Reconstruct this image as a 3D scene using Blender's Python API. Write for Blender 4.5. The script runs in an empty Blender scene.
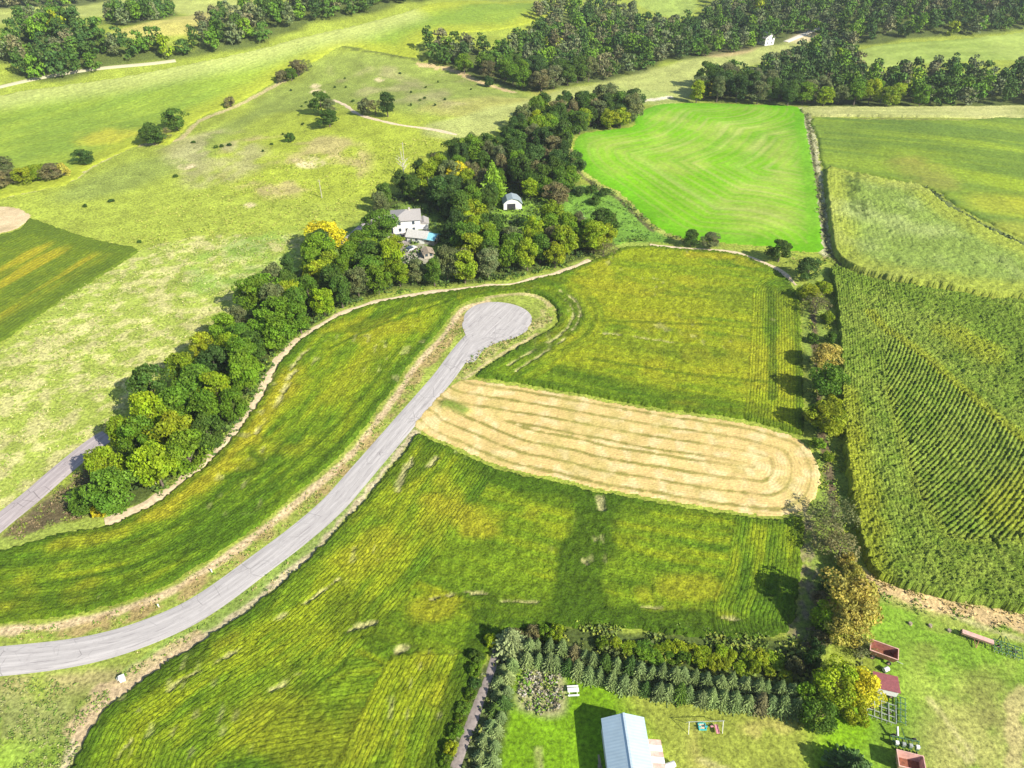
import bpy, math, random
import numpy as np
from mathutils import Vector, Matrix

random.seed(7)
RNG = np.random.default_rng(11)
sc = bpy.context.scene
COL = sc.collection
R = math.radians

# ------------------------------------------------------------------ camera
H, PITCH, F = 120.0, 38.0, 700.0
cp, sp = math.cos(R(PITCH)), math.sin(R(PITCH))
cam = bpy.data.cameras.new('camera')
cam.sensor_width = 36.0
cam.lens = 36.0 * F / 1024.0
cam.clip_start = 1.0
cam.clip_end = 8000.0
camo = bpy.data.objects.new('camera', cam)
COL.objects.link(camo)
camo.location = (0, 0, H)
camo.rotation_euler = (R(90 - PITCH), 0, 0)
sc.camera = camo

# ------------------------------------------------------------------ noise
def _hash(ix, iy, seed):
    ix = ix.astype(np.int64).astype(np.uint32)
    iy = iy.astype(np.int64).astype(np.uint32)
    h = ix * np.uint32(374761393) + iy * np.uint32(668265263) + np.uint32((seed * 2246822519) & 0xffffffff)
    h = (h ^ (h >> np.uint32(13))) * np.uint32(1274126177)
    h = h ^ (h >> np.uint32(16))
    return (h & np.uint32(0xffffff)).astype(np.float64) / float(0xffffff)

def vn(x, y, seed=0):
    x = np.asarray(x, float); y = np.asarray(y, float)
    ix = np.floor(x); iy = np.floor(y)
    fx = x - ix; fy = y - iy
    fx = fx * fx * (3 - 2 * fx); fy = fy * fy * (3 - 2 * fy)
    a = _hash(ix, iy, seed); b = _hash(ix + 1, iy, seed)
    c = _hash(ix, iy + 1, seed); d = _hash(ix + 1, iy + 1, seed)
    return (a * (1 - fx) + b * fx) * (1 - fy) + (c * (1 - fx) + d * fx) * fy

def fbm(x, y, seed=0, oct=4):
    s = 0; a = 1.0; t = 0
    for k in range(oct):
        s = s + a * vn(x * 2 ** k + 17.3 * k, y * 2 ** k - 9.1 * k, seed + k)
        t += a; a *= 0.55
    return s / t

def sstep(a, b, x):
    t = np.clip((x - a) / (b - a), 0, 1)
    return t * t * (3 - 2 * t)

# ------------------------------------------------------------------ terrain
def seg_dist(x, y, ax, ay, bx, by):
    dx, dy = bx - ax, by - ay
    t = np.clip(((x - ax) * dx + (y - ay) * dy) / (dx * dx + dy * dy + 1e-12), 0, 1)
    return np.hypot(x - ax - t * dx, y - ay - t * dy)

def terrain(x, y):
    x = np.asarray(x, float); y = np.asarray(y, float)
    h = 25.0 * np.exp(-(seg_dist(x, y, -460, 400, -40, 600) / 82.0) ** 2)
    h += 9.0 * (fbm(x / 95.0 + 3.3, y / 70.0, 13, 2) - 0.5) * sstep(300, 430, y) * (1 - sstep(-10, 60, x))
    h += 9.0 * np.exp(-((x + 30) / 90) ** 2 - ((y - 370) / 80) ** 2) * sstep(260, 330, y)
    h += 10.0 * np.exp(-((x - 330) / 150) ** 2 - ((y - 620) / 90) ** 2)
    h += 5.0 * np.exp(-((x - 230) / 90) ** 2 - ((y - 330) / 80) ** 2)
    far = sstep(640, 1300, y)
    h += far * (26 + 36 * fbm(x / 420.0, y / 420.0, 5, 3))
    h += 8.0 * sstep(430, 650, y) * (fbm(x / 150.0, y / 150.0, 9, 2) - 0.5) * 2
    und = sstep(90, 260, y)
    h += und * 2.4 * (fbm(x / 75.0, y / 75.0, 3, 2) - 0.5)
    return h

def rays(px, py):
    px = np.asarray(px, float); py = np.asarray(py, float)
    u = (px - 512.0) / F; v = (384.0 - py) / F
    dx = u; dy = cp + v * sp; dz = -sp + v * cp
    n = np.sqrt(dx * dx + dy * dy + dz * dz)
    return dx / n, dy / n, dz / n

def G(pts):
    """pixel positions -> ground positions (world x, y)"""
    pts = np.atleast_2d(np.asarray(pts, float))
    dx, dy, dz = rays(pts[:, 0], pts[:, 1])
    t = np.full(len(pts), 90.0); lo = t.copy(); done = np.zeros(len(pts), bool)
    for i in range(1500):
        z = H + dz * t
        below = z < terrain(dx * t, dy * t)
        done |= below
        if done.all(): break
        lo = np.where(done, lo, t)
        t = np.where(done, t, t + 2.0 + t * 0.002)
        if t.max() > 5000: break
    hi = t.copy()
    for i in range(18):
        m = (lo + hi) / 2
        b = H + dz * m < terrain(dx * m, dy * m)
        hi = np.where(b, m, hi); lo = np.where(b, lo, m)
    return np.stack([dx * hi, dy * hi], 1)

def g1(px, py):
    a = G([(px, py)])[0]
    return float(a[0]), float(a[1])

def proj(x, y, z):
    d = y * cp - (z - H) * sp
    return 512 + F * x / d, 384 - F * (y * sp + (z - H) * cp) / d

def inpoly(x, y, P):
    out = np.zeros(x.shape, bool)
    x0, y0 = P.min(0); x1, y1 = P.max(0)
    m = (x >= x0) & (x <= x1) & (y >= y0) & (y <= y1)
    if not m.any(): return out
    xs = x[m]; ys = y[m]; r = np.zeros(xs.shape, bool)
    n = len(P); j = n - 1
    for i in range(n):
        xi, yi = P[i]; xj, yj = P[j]
        c = ((yi > ys) != (yj > ys)) & (xs < (xj - xi) * (ys - yi) / (yj - yi + 1e-12) + xi)
        r ^= c; j = i
    out[m] = r
    return out

def pl_dist(x, y, P, closed=False):
    d = np.full(x.shape, 1e9)
    n = len(P)
    for i in range(n if closed else n - 1):
        a = P[i]; b = P[(i + 1) % n]
        d = np.minimum(d, seg_dist(x, y, a[0], a[1], b[0], b[1]))
    return d

def sdist(x, y, P, reach=None):
    """positive inside"""
    ins = inpoly(x, y, P)
    d = pl_dist(x, y, P, True)
    return np.where(ins, d, -d)

def smooth(P, n=6, closed=False):
    P = np.asarray(P, float); N = len(P); out = []
    rng = range(N if closed else N - 1)
    for i in rng:
        if closed:
            p0, p1, p2, p3 = P[(i - 1) % N], P[i], P[(i + 1) % N], P[(i + 2) % N]
        else:
            p0, p1, p2, p3 = P[max(i - 1, 0)], P[i], P[i + 1], P[min(i + 2, N - 1)]
        for k in range(n):
            t = k / n
            out.append(0.5 * ((2 * p1) + (-p0 + p2) * t + (2 * p0 - 5 * p1 + 4 * p2 - p3) * t * t + (-p0 + 3 * p1 - 3 * p2 + p3) * t ** 3))
    if not closed: out.append(P[-1])
    return np.array(out)

# ------------------------------------------------------------------ mesh helper
def mk_mesh(name, V, Fc, mat=None, cols=None, floats=None, shade_smooth=False):
    V = np.asarray(V, np.float32); Fc = np.asarray(Fc, np.int32)
    me = bpy.data.meshes.new(name)
    k = Fc.shape[1]
    me.vertices.add(len(V)); me.vertices.foreach_set('co', V.ravel())
    me.loops.add(Fc.size); me.loops.foreach_set('vertex_index', Fc.ravel())
    me.polygons.add(len(Fc))
    me.polygons.foreach_set('loop_start', np.arange(0, Fc.size, k, dtype=np.int32))
    me.polygons.foreach_set('loop_total', np.full(len(Fc), k, np.int32))
    me.polygons.foreach_set('use_smooth', np.full(len(Fc), bool(shade_smooth)))
    me.update(calc_edges=True)
    if cols is not None:
        a = me.color_attributes.new('Col', 'FLOAT_COLOR', 'POINT')
        c = np.ones((len(V), 4), np.float32); c[:, :3] = cols
        a.data.foreach_set('color', c.ravel())
    for nm, arr in (floats or {}).items():
        a = me.attributes.new(nm, 'FLOAT', 'POINT')
        a.data.foreach_set('value', np.asarray(arr, np.float32))
    if mat: me.materials.append(mat)
    return me

def link(name, me, parent=None):
    o = bpy.data.objects.new(name, me)
    COL.objects.link(o)
    if parent is not None: o.parent = parent
    return o

def setting(o, kind='structure', label=None):
    o['kind'] = kind
    if label: o['label'] = label
    return o

# ------------------------------------------------------------------ materials
def nt(name):
    m = bpy.data.materials.new(name); m.use_nodes = True
    t = m.node_tree
    b = t.nodes['Principled BSDF']
    return m, t, b

def plain(name, col, rough=0.6, metal=0.0, var=0.18, scale=3.0, bump=0.0):
    m, t, b = nt(name)
    b.inputs['Roughness'].default_value = rough
    b.inputs['Metallic'].default_value = metal
    tc = t.nodes.new('ShaderNodeTexCoord')
    n = t.nodes.new('ShaderNodeTexNoise'); n.inputs['Scale'].default_value = scale; n.inputs['Detail'].default_value = 5
    t.links.new(tc.outputs['Object'], n.inputs['Vector'])
    r = t.nodes.new('ShaderNodeMapRange')
    r.inputs['From Min'].default_value = 0.3; r.inputs['From Max'].default_value = 0.7
    r.inputs['To Min'].default_value = 1 - var; r.inputs['To Max'].default_value = 1 + var
    t.links.new(n.outputs['Fac'], r.inputs['Value'])
    mx = t.nodes.new('ShaderNodeVectorMath'); mx.operation = 'SCALE'
    mx.inputs[0].default_value = col[:3]
    t.links.new(r.outputs['Result'], mx.inputs['Scale'])
    t.links.new(mx.outputs['Vector'], b.inputs['Base Color'])
    if bump:
        bp = t.nodes.new('ShaderNodeBump'); bp.inputs['Strength'].default_value = bump; bp.inputs['Distance'].default_value = 0.1
        t.links.new(n.outputs['Fac'], bp.inputs['Height']); t.links.new(bp.outputs['Normal'], b.inputs['Normal'])
    return m

def ground_mat(name, fine=1.2, amt=0.35, coarse=0.12, camt=0.2, rows=0.0, spacing=0.76, rowcol=(0.05, 0.05, 0.02), bump=0.5, bdist=0.25, rough=0.95, tuft=0.0):
    m, t, b = nt(name)
    b.inputs['Roughness'].default_value = rough
    b.inputs['Specular IOR Level'].default_value = 0.15
    N = t.nodes.new; L = t.links.new
    geo = N('ShaderNodeNewGeometry')
    at = N('ShaderNodeAttribute'); at.attribute_name = 'Col'
    def noise(s, d=3.0, ro=0.6):
        n = N('ShaderNodeTexNoise'); n.inputs['Scale'].default_value = s; n.inputs['Detail'].default_value = d; n.inputs['Roughness'].default_value = ro
        L(geo.outputs['Position'], n.inputs['Vector']); return n.outputs['Fac']
    def rng(v, a, bb, c, d):
        r = N('ShaderNodeMapRange'); r.inputs['From Min'].default_value = a; r.inputs['From Max'].default_value = bb
        r.inputs['To Min'].default_value = c; r.inputs['To Max'].default_value = d; L(v, r.inputs['Value']); return r.outputs['Result']
    def mul(a, c):
        q = N('ShaderNodeMath'); q.operation = 'MULTIPLY'; L(a, q.inputs[0]); L(c, q.inputs[1]); return q.outputs[0]
    nf = noise(fine, 4.0, 0.7); nc = noise(coarse, 4.0)
    fac = mul(rng(nf, 0.32, 0.68, 1 - amt, 1 + amt), rng(nc, 0.3, 0.7, 1 - camt, 1 + camt))
    sc_ = N('ShaderNodeVectorMath'); sc_.operation = 'SCALE'
    L(at.outputs['Color'], sc_.inputs[0]); L(fac, sc_.inputs['Scale'])
    col = sc_.outputs['Vector']; hgt = nf
    if tuft:
        vo = noise(0.8, 6.0, 0.8)
        tf = rng(vo, 0.55, 0.68, 0.0, tuft)
        mx = N('ShaderNodeMix'); mx.data_type = 'RGBA'
        L(tf, mx.inputs['Factor']); L(col, mx.inputs['A']); mx.inputs['B'].default_value = (0.42, 0.38, 0.16, 1)
        w = N('ShaderNodeAttribute'); w.attribute_name = 'tuft'
        L(mul(tf, w.outputs['Fac']), mx.inputs['Factor'])
        col = mx.outputs['Result']
    if rows:
        ru = N('ShaderNodeAttribute'); ru.attribute_name = 'rowu'
        rs = N('ShaderNodeAttribute'); rs.attribute_name = 'rows'
        wob = rng(noise(0.9, 3.0), 0.3, 0.7, -0.12, 0.12)
        ad = N('ShaderNodeMath'); ad.operation = 'ADD'; L(ru.outputs['Fac'], ad.inputs[0]); L(wob, ad.inputs[1])
        k = N('ShaderNodeMath'); k.operation = 'MULTIPLY'; k.inputs[1].default_value = 2 * math.pi / spacing; L(ad.outputs[0], k.inputs[0])
        s = N('ShaderNodeMath'); s.operation = 'COSINE'; L(k.outputs[0], s.inputs[0])
        gap = rng(s.outputs[0], -0.1, 0.95, 0.0, rows)
        gap = mul(mul(gap, rs.outputs['Fac']), rng(noise(0.35, 3), 0.35, 0.6, 0.45, 1.0))
        mx = N('ShaderNodeMix'); mx.data_type = 'RGBA'
        L(gap, mx.inputs['Factor']); L(col, mx.inputs['A']); mx.inputs['B'].default_value = (*rowcol, 1)
        col = mx.outputs['Result']
        sb = N('ShaderNodeMath'); sb.operation = 'SUBTRACT'; L(nf, sb.inputs[0]); L(gap, sb.inputs[1]); hgt = sb.outputs[0]
    L(col, b.inputs['Base Color'])
    bp = N('ShaderNodeBump'); bp.inputs['Strength'].default_value = bump; bp.inputs['Distance'].default_value = bdist
    L(hgt, bp.inputs['Height']); L(bp.outputs['Normal'], b.inputs['Normal'])
    return m

# ------------------------------------------------------------------ layout (traced outlines turned into ground positions)
def PX(pts, n=4, closed=True):
    return G(smooth(pts, n, closed))

TRACK_BELT = [(-60, 560), (0, 548), (30, 540), (60, 530), (105, 523), (130, 513), (160, 497), (190, 475), (215, 453), (235, 430), (247, 413), (256, 401), (265, 383), (275, 365), (285, 352), (300, 338), (320, 325), (345, 312), (375, 302), (400, 297), (420, 294), (450, 290), (490, 285), (512, 284), (530, 279), (560, 272), (590, 260), (605, 254), (622, 247), (650, 245), (680, 248), (715, 250), (742, 254), (762, 262), (782, 272), (797, 286)]
VERGE_N = [(-60, 634), (0, 628), (60, 622), (110, 610), (140, 601), (165, 590), (190, 576), (215, 560), (256, 531), (290, 503), (330, 470), (350, 450), (368, 428), (385, 405), (400, 385), (412, 366), (428, 348), (440, 335), (450, 322), (457, 311), (468, 303), (486, 298), (505, 295), (525, 294), (540, 298), (550, 306), (554, 314), (552, 325), (537, 334), (512, 348), (490, 361), (472, 374), (464, 379)]
ST_TOP = [(470, 379), (512, 385), (560, 393), (600, 400), (660, 411), (700, 416), (740, 422), (770, 429), (797, 438)]
ST_END = [(812, 452), (820, 470), (820, 488), (812, 503), (797, 513)]
ST_BOT = [(775, 517), (740, 513), (700, 507), (650, 498), (600, 490), (560, 480), (500, 467), (450, 445), (425, 434), (414, 424)]
F23 = VERGE_N + [(470, 379)] + ST_TOP[1:] + [(808, 436), (808, 400), (806, 350), (803, 300), (797, 288)] + TRACK_BELT[::-1][1:]
F5 = ST_TOP + ST_END + ST_BOT + [(440, 394), (455, 383)]
VERGE_S = [(65, 775), (90, 725), (110, 701), (140, 680), (165, 662), (190, 646), (220, 628), (256, 603), (298, 567), (318, 548), (340, 525), (370, 492), (390, 468), (408, 446), (418, 434)]
F4 = [(20, 830)] + VERGE_S + [(450, 447), (500, 469), (560, 482), (600, 492), (650, 500), (700, 509), (740, 515), (775, 519), (797, 515), (806, 520), (804, 560), (800, 600), (792, 628), (760, 642), (700, 640), (640, 632), (600, 628), (560, 630), (530, 632), (505, 636), (492, 650), (478, 685), (462, 720), (445, 768), (425, 830)]
HEDGE_L = [(492, 650), (478, 685), (462, 720), (445, 768), (425, 830)]
F1 = [(573, 148), (576, 138), (585, 133), (605, 130), (632, 126), (634, 116), (647, 108), (664, 104), (702, 103), (768, 105), (800, 108), (806, 125), (811, 150), (818, 190), (822, 235), (823, 251), (805, 252), (788, 251), (770, 247), (740, 245), (712, 242), (680, 238), (655, 226), (638, 211), (620, 193), (600, 183), (585, 173), (575, 162)]
F6 = [(829, 268), (850, 276), (880, 284), (930, 293), (980, 301), (1030, 306), (1130, 322), (1130, 640), (1030, 618), (950, 602), (900, 590), (870, 576), (858, 550), (847, 505), (841, 460), (838, 420), (837, 380), (836, 340), (832, 300)]
F7 = [(823, 172), (850, 175), (890, 183), (925, 191), (945, 207), (980, 228), (1024, 250), (1130, 292), (1130, 318), (1030, 302), (980, 297), (930, 289), (880, 280), (850, 271), (838, 263), (830, 250), (826, 220)]
F8 = [(812, 119), (870, 120), (960, 121), (1130, 123), (1130, 284), (1024, 240), (985, 222), (950, 203), (936, 192), (890, 180), (850, 172), (823, 169), (817, 140)]
F9 = [(807, 108), (900, 108), (1130, 107), (1130, 120), (960, 118), (870, 117), (812, 116)]
F10 = [(860, 50), (900, 43), (960, 39), (1024, 32), (1130, 22), (1130, 58), (1024, 60), (950, 62), (900, 66), (872, 68), (856, 62)]
F11 = [(31, 219), (60, 229), (100, 241), (137, 249), (125, 261), (100, 277), (60, 302), (0, 343), (-120, 420), (-120, 270), (0, 236), (22, 228)]
F11B = [(-120, 200), (-20, 206), (10, 207), (24, 211), (31, 217), (22, 226), (0, 234), (-120, 266)]
F12 = [(-120, 130), (0, 96), (60, 86), (130, 76), (200, 62), (256, 50), (300, 38), (350, 27), (400, 14), (440, 3), (520, 2), (560, 3), (540, 20), (500, 30), (450, 34), (425, 40), (415, 48), (418, 58), (380, 52), (343, 46), (320, 59), (290, 72), (256, 93), (230, 106), (200, 118), (180, 134), (168, 145), (148, 143), (125, 151), (90, 168), (70, 182), (40, 190), (-120, 215)]

BELT = [(108, 512), (120, 513), (137, 507), (164, 492), (191, 472), (216, 450), (236, 428), (250, 405), (263, 380), (278, 359), (298, 338), (325, 319), (355, 303), (400, 291), (450, 285), (500, 280), (550, 269), (590, 257), (614, 248), (608, 239), (580, 236), (552, 234), (546, 216), (542, 200), (556, 198), (574, 190), (570, 174), (563, 160), (566, 146), (584, 132), (630, 124), (633, 112), (590, 110), (545, 118), (515, 132), (490, 150), (455, 160), (425, 180), (400, 194), (385, 200), (372, 212), (350, 236), (322, 256), (296, 276), (256, 312), (220, 348), (182, 384), (146, 420), (116, 456)]
CLEAR = [[(386, 212), (396, 204), (420, 203), (440, 214), (452, 236), (458, 262), (452, 279), (410, 281), (388, 272), (378, 258), (352, 262), (334, 252), (336, 238), (362, 222)],
         [(470, 226), (490, 212), (500, 200), (540, 196), (550, 216), (546, 238), (520, 246), (492, 240)]]
WOODS = [
    [(-160, 52), (0, 44), (20, 30), (45, 26), (70, 28), (100, 36), (112, 44), (150, 48), (192, 50), (200, 40), (224, 36), (236, 48), (200, 57), (150, 62), (110, 66), (88, 76), (50, 80), (8, 78), (0, 62), (-160, 74)],
    [(110, 19), (140, 15), (170, 10), (174, 15), (150, 21), (122, 26)],
    [(202, 34), (215, 22), (250, 10), (300, 2), (440, -6), (440, -2), (400, 5), (350, 17), (300, 29), (258, 46), (238, 48), (226, 38)],
    [(420, 52), (440, 48), (470, 50), (505, 52), (520, 46), (530, 44), (536, 30), (556, 26), (580, 26), (600, 30), (636, 28), (676, 30), (700, 22), (720, 4), (730, -8), (860, -8), (830, 16), (800, 34), (768, 46), (720, 54), (672, 60), (640, 72), (600, 82), (560, 88), (530, 92), (505, 85), (470, 76), (440, 64), (422, 57)],
    [(537, 22), (545, 16), (580, 14), (625, 12), (640, 18), (600, 24), (560, 24)],
    [(694, 94), (704, 86), (730, 80), (770, 70), (800, 58), (824, 46), (848, 50), (856, 70), (866, 80), (900, 80), (960, 78), (1024, 78), (1150, 78), (1150, 105), (1024, 106), (900, 107), (810, 107), (760, 105), (710, 102)],
    [(800, 30), (850, 10), (870, -8), (1180, -8), (1180, 20), (1024, 30), (960, 36), (900, 41), (862, 45), (840, 40)],
    [(-160, 0), (100, -4), (90, 4), (20, 8), (-160, 12)],
]
ROAD = [(-60, 666), (-20, 663), (0, 661), (32, 658), (64, 654), (96, 648), (128, 639), (160, 627), (192, 612), (224, 591), (256, 567), (296, 537), (331, 507), (356, 479), (381, 450), (406, 421), (431, 392), (446, 374), (461, 353), (473, 339), (484, 328)]
SIDE = [(-50, 565), (0, 522), (30, 498), (62, 470), (98, 441), (112, 434), (138, 424), (172, 404), (206, 376), (238, 348), (270, 322), (300, 298), (324, 272), (342, 246), (366, 224), (384, 216), (398, 232), (404, 244)]

# ------------------------------------------------------------------ base ground
def axis(lo, hi, s0, g, c):
    out = [c]; x = c
    while x < hi: x += max(s0, (x - c) * g); out.append(x)
    l = []; x = c
    while x > lo: x -= max(s0, (c - x) * g); l.append(x)
    return np.array(l[::-1] + out)

def c3(r, g, b): return np.array([r, g, b])
PAST = c3(.235, .285, .038)
ys = [-60.0]
while ys[-1] < 6000:
    y = ys[-1]; ys.append(y + (4 if y < 20 else max(0.62, (y - 60) * 0.0062, (y - 700) * 0.02)))
ys = np.array(ys)
xs = [0.0]
while xs[-1] < 4500:
    x = xs[-1]; xs.append(x + (0.68 if x < 150 else max(0.68, (x - 100) * 0.012)))
xs = np.array(xs); xs = np.concatenate([-xs[:0:-1], xs])
GX, GY = np.meshgrid(xs, ys)
gx = GX.ravel(); gy = GY.ravel()
gz = terrain(gx, gy)
n1 = fbm(gx / 22., gy / 22., 21); n2 = fbm(gx / 6., gy / 6., 31); n3 = vn(gx / 1.6, gy / 1.6, 41)
cols = PAST[None, :] * (0.72 + 0.56 * n2)[:, None] * (0.9 + .2 * n3)[:, None]
tuft = np.full(gx.shape, 0.15)

def zone(poly, col, soft=2.0, amt=1.0, tf=None, patch=None, seed=50, raw=False):
    P = poly if raw else PX(poly, 3)
    x0, y0 = P.min(0) - soft * 3; x1, y1 = P.max(0) + soft * 3
    m = np.where((gx > x0) & (gx < x1) & (gy > y0) & (gy < y1))[0]
    if len(m) == 0: return
    X = gx[m]; Y = gy[m]
    wob = (vn(X / (soft * 2 + .5), Y / (soft * 2 + .5), seed) - 0.5) * soft
    w = sstep(-soft / 2, soft / 2, sdist(X, Y, P) + wob) * amt
    if patch: w = w * sstep(patch[1], patch[2], fbm(X / patch[0], Y / patch[0], seed + 7))
    col = np.asarray(col)
    cc = col[None, :] * (0.75 + 0.5 * n2[m])[:, None] * (0.88 + .24 * n3[m])[:, None]
    cols[m] = cols[m] * (1 - w)[:, None] + cc * w[:, None]
    if tf is not None: tuft[m] = tuft[m] * (1 - w) + tf * w

def band(line, width, col, amt=1.0, seed=3, soft=0.8, brk=None, n=4):
    P = PX(line, n, False)
    x0, y0 = P.min(0) - width * 2 - 4; x1, y1 = P.max(0) + width * 2 + 4
    m = np.where((gx > x0) & (gx < x1) & (gy > y0) & (gy < y1))[0]
    if len(m) == 0: return
    X = gx[m]; Y = gy[m]
    d = pl_dist(X, Y, P) + (vn(X / 2.5, Y / 2.5, seed) - .5) * width * .5
    w = (1 - sstep(width / 2 - soft / 2, width / 2 + soft / 2, d)) * amt
    if brk: w = w * sstep(brk[1], brk[2], fbm(X / brk[0], Y / brk[0], seed + 9))
    cc = np.asarray(col)[None, :] * (0.8 + 0.4 * n2[m])[:, None]
    cols[m] = cols[m] * (1 - w)[:, None] + cc * w[:, None]

# whole bands of pasture
YG = c3(.275, .33, .042)      # yellow green
GG = c3(.20, .25, .050)      # grazed
TAN = c3(.46, .36, .19)
zone([(-150, 190), (70, 185), (170, 150), (230, 110), (300, 80), (345, 50), (420, 62), (520, 90), (560, 92), (470, 120), (380, 190), (300, 260), (180, 360), (60, 460), (-150, 620)], YG, 8, .9, .25)
zone([(345, 48), (418, 62), (520, 90), (500, 108), (440, 112), (350, 104), (300, 112), (230, 150), (160, 176), (90, 200), (60, 192), (140, 160), (180, 150), (240, 112), (290, 80)], GG, 12, .9, .05)
zone([(250, 120), (340, 110), (460, 135), (440, 160), (350, 200), (250, 190), (200, 170)], c3(.28, .33, .03), 14, .6, .2)
zone([(430, 105), (560, 88), (520, 120), (460, 128), (420, 120)], c3(.36, .33, .09), 10, .6, .5, patch=(22, .35, .6))
zone([(230, 140), (360, 140), (340, 190), (230, 190)], c3(.38, .30, .14), 10, .7, .3, patch=(16, .5, .68), seed=71)
zone([(160, 150), (230, 128), (270, 160), (200, 190)], c3(.34, .30, .16), 10, .6, .2, patch=(16, .45, .65), seed=72)
zone([(340, 60), (470, 80), (460, 108), (350, 96)], c3(.34, .29, .15), 12, .5, .1, patch=(20, .45, .68), seed=73)
zone([(0, 350), (140, 250), (290, 235), (300, 262), (190, 345), (95, 440), (0, 515), (-150, 640), (-150, 450)], c3(.28, .34, .06), 8, .75, .8)
zone([(0, 350), (140, 250), (290, 235), (300, 262), (190, 345), (95, 440), (0, 515), (-150, 640), (-150, 450)], c3(.50, .45, .20), 2.5, .7, 1.0, patch=(3.2, .46, .62), seed=77)
zone([(185, 262), (300, 225), (310, 250), (215, 320)], c3(.15, .30, .04), 8, .5, .2, patch=(14, .4, .6), seed=78)
for q, (x, y, r) in enumerate([(185, 166, 5), (318, 92, 4), (308, 163, 9), (379, 80, 3), (315, 86, 3), (250, 205, 3)]):
    zone([(x - r * 2, y), (x, y - r * .7), (x + r * 2, y), (x, y + r * .7)], c3(.62, .50, .30), 2.5, .8, 0, patch=(6, .3, .5), seed=80 + q)
# valley meadow
zone([(420, 128), (520, 100), (640, 72), (760, 44), (815, 28), (820, 40), (760, 62), (700, 76), (690, 100), (640, 104), (600, 96), (540, 106), (470, 140)], c3(.33, .36, .11), 8, .9, .6)
zone([(560, 100), (640, 82), (690, 60), (740, 50), (690, 75), (660, 100)], c3(.28, .36, .09), 10, .5, .3, patch=(30, .4, .6))
zone([(705, 52), (760, 46), (740, 54), (710, 56)], c3(.48, .33, .18), 8, .7, .3)
zone([(790, 36), (820, 24), (828, 34), (800, 44)], c3(.55, .45, .26), 8, .9, 0)
# beyond the crest and far clearings
zone([(-160, 2), (130, -2), (210, -2), (260, 4), (205, 24), (170, 10), (110, 14), (60, 18), (-160, 34)], c3(.33, .36, .10), 14, .8, .1)
zone([(122, 28), (170, 18), (230, 10), (200, 34), (130, 36)], c3(.40, .36, .10), 10, .9, .1)
zone([(640, 2), (690, -2), (690, 14), (660, 14)], c3(.26, .34, .07), 8, .9, .1)
# glade between woods and bright field
zone([(545, 188), (600, 188), (625, 198), (672, 236), (640, 246), (612, 250), (606, 226), (560, 222)], c3(.13, .26, .03), 3, .95, .05)
zone(CLEAR[1], c3(.20, .30, .03), 3, .9, 0)
zone(CLEAR[0], c3(.16, .24, .04), 3, .9, 0)
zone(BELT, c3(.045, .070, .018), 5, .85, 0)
zone(CLEAR[1], c3(.18, .30, .03), 3, .9, 0)
zone(CLEAR[0], c3(.17, .26, .04), 3, .9, 0)
zone([(385, 232), (405, 230), (412, 245), (424, 242), (430, 262), (404, 264), (396, 246)], c3(.36, .31, .28), 2, .8, 0)
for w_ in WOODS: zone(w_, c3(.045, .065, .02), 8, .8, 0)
# dark weedy ground where the side road ends
zone([(6, 535), (45, 500), (82, 470), (104, 446), (108, 500), (112, 512), (60, 524), (20, 540)], c3(.105, .080, .045), 3, .95, .1)
zone([(6, 535), (45, 500), (82, 470), (104, 446), (108, 500), (112, 512), (60, 524), (20, 540)], c3(.22, .19, .07), 2, .7, .1, patch=(3, .5, .65), seed=90)
# road verges
VER = [(-60, 632)] + VERGE_N[1:27] + [(540, 336), (512, 350), (470, 378), (440, 396), (418, 432)] + VERGE_S[::-1][2:] + [(-40, 830), (-120, 830), (-120, 640)]
zone(VER, c3(.23, .28, .045), 1.5, 1.0, .5)
zone([(-80, 690), (60, 676), (150, 668), (110, 700), (80, 720), (30, 700), (-80, 720)], c3(.33, .27, .12), 3, .8, .5, patch=(5, .3, .55), seed=101)
zone([(-80, 700), (100, 690), (95, 718), (60, 790), (-80, 790)], c3(.17, .22, .035), 5, .8, .6)
zone([(-80, 700), (70, 696), (60, 760), (-80, 790)], c3(.24, .25, .09), 4, .55, .6, patch=(6, .5, .65), seed=103)
zone([(-80, 760), (60, 735), (70, 790), (-80, 830)], c3(.22, .34, .03), 4, .7, .2)
off = lambda L, d: [(x + d[0], y + d[1]) for x, y in L]
band(off(VERGE_N[:22], (2, 3)), 2.0, c3(.50, .38, .22), .95, 5)
band(off(VERGE_N[2:22], (5, 9)), 3.2, c3(.32, .22, .10), .8, 6, brk=(4, .35, .6))
band(VERGE_N[21:26], 1.2, c3(.48, .38, .20), .8, 7)
band(VERGE_N[28:], 1.2, c3(.50, .40, .20), .85, 7)
band(off(VERGE_N[26:], (-7, -5)), 4.0, c3(.36, .31, .13), .8, 8, brk=(3, .4, .6))
band(off(VERGE_N[21:27], (0, -6)), 2.5, c3(.48, .36, .16), .6, 8, brk=(5, .4, .6))
band(off(VERGE_S, (-4, -1)), 2.2, c3(.46, .38, .24), .9, 9)
band(off(VERGE_S[3:], (-10, -5)), 3.2, c3(.20, .28, .05), .9, 10)
band(off(VERGE_S[1:6], (-6, -2)), 5.5, c3(.42, .31, .18), .8, 11)
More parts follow.
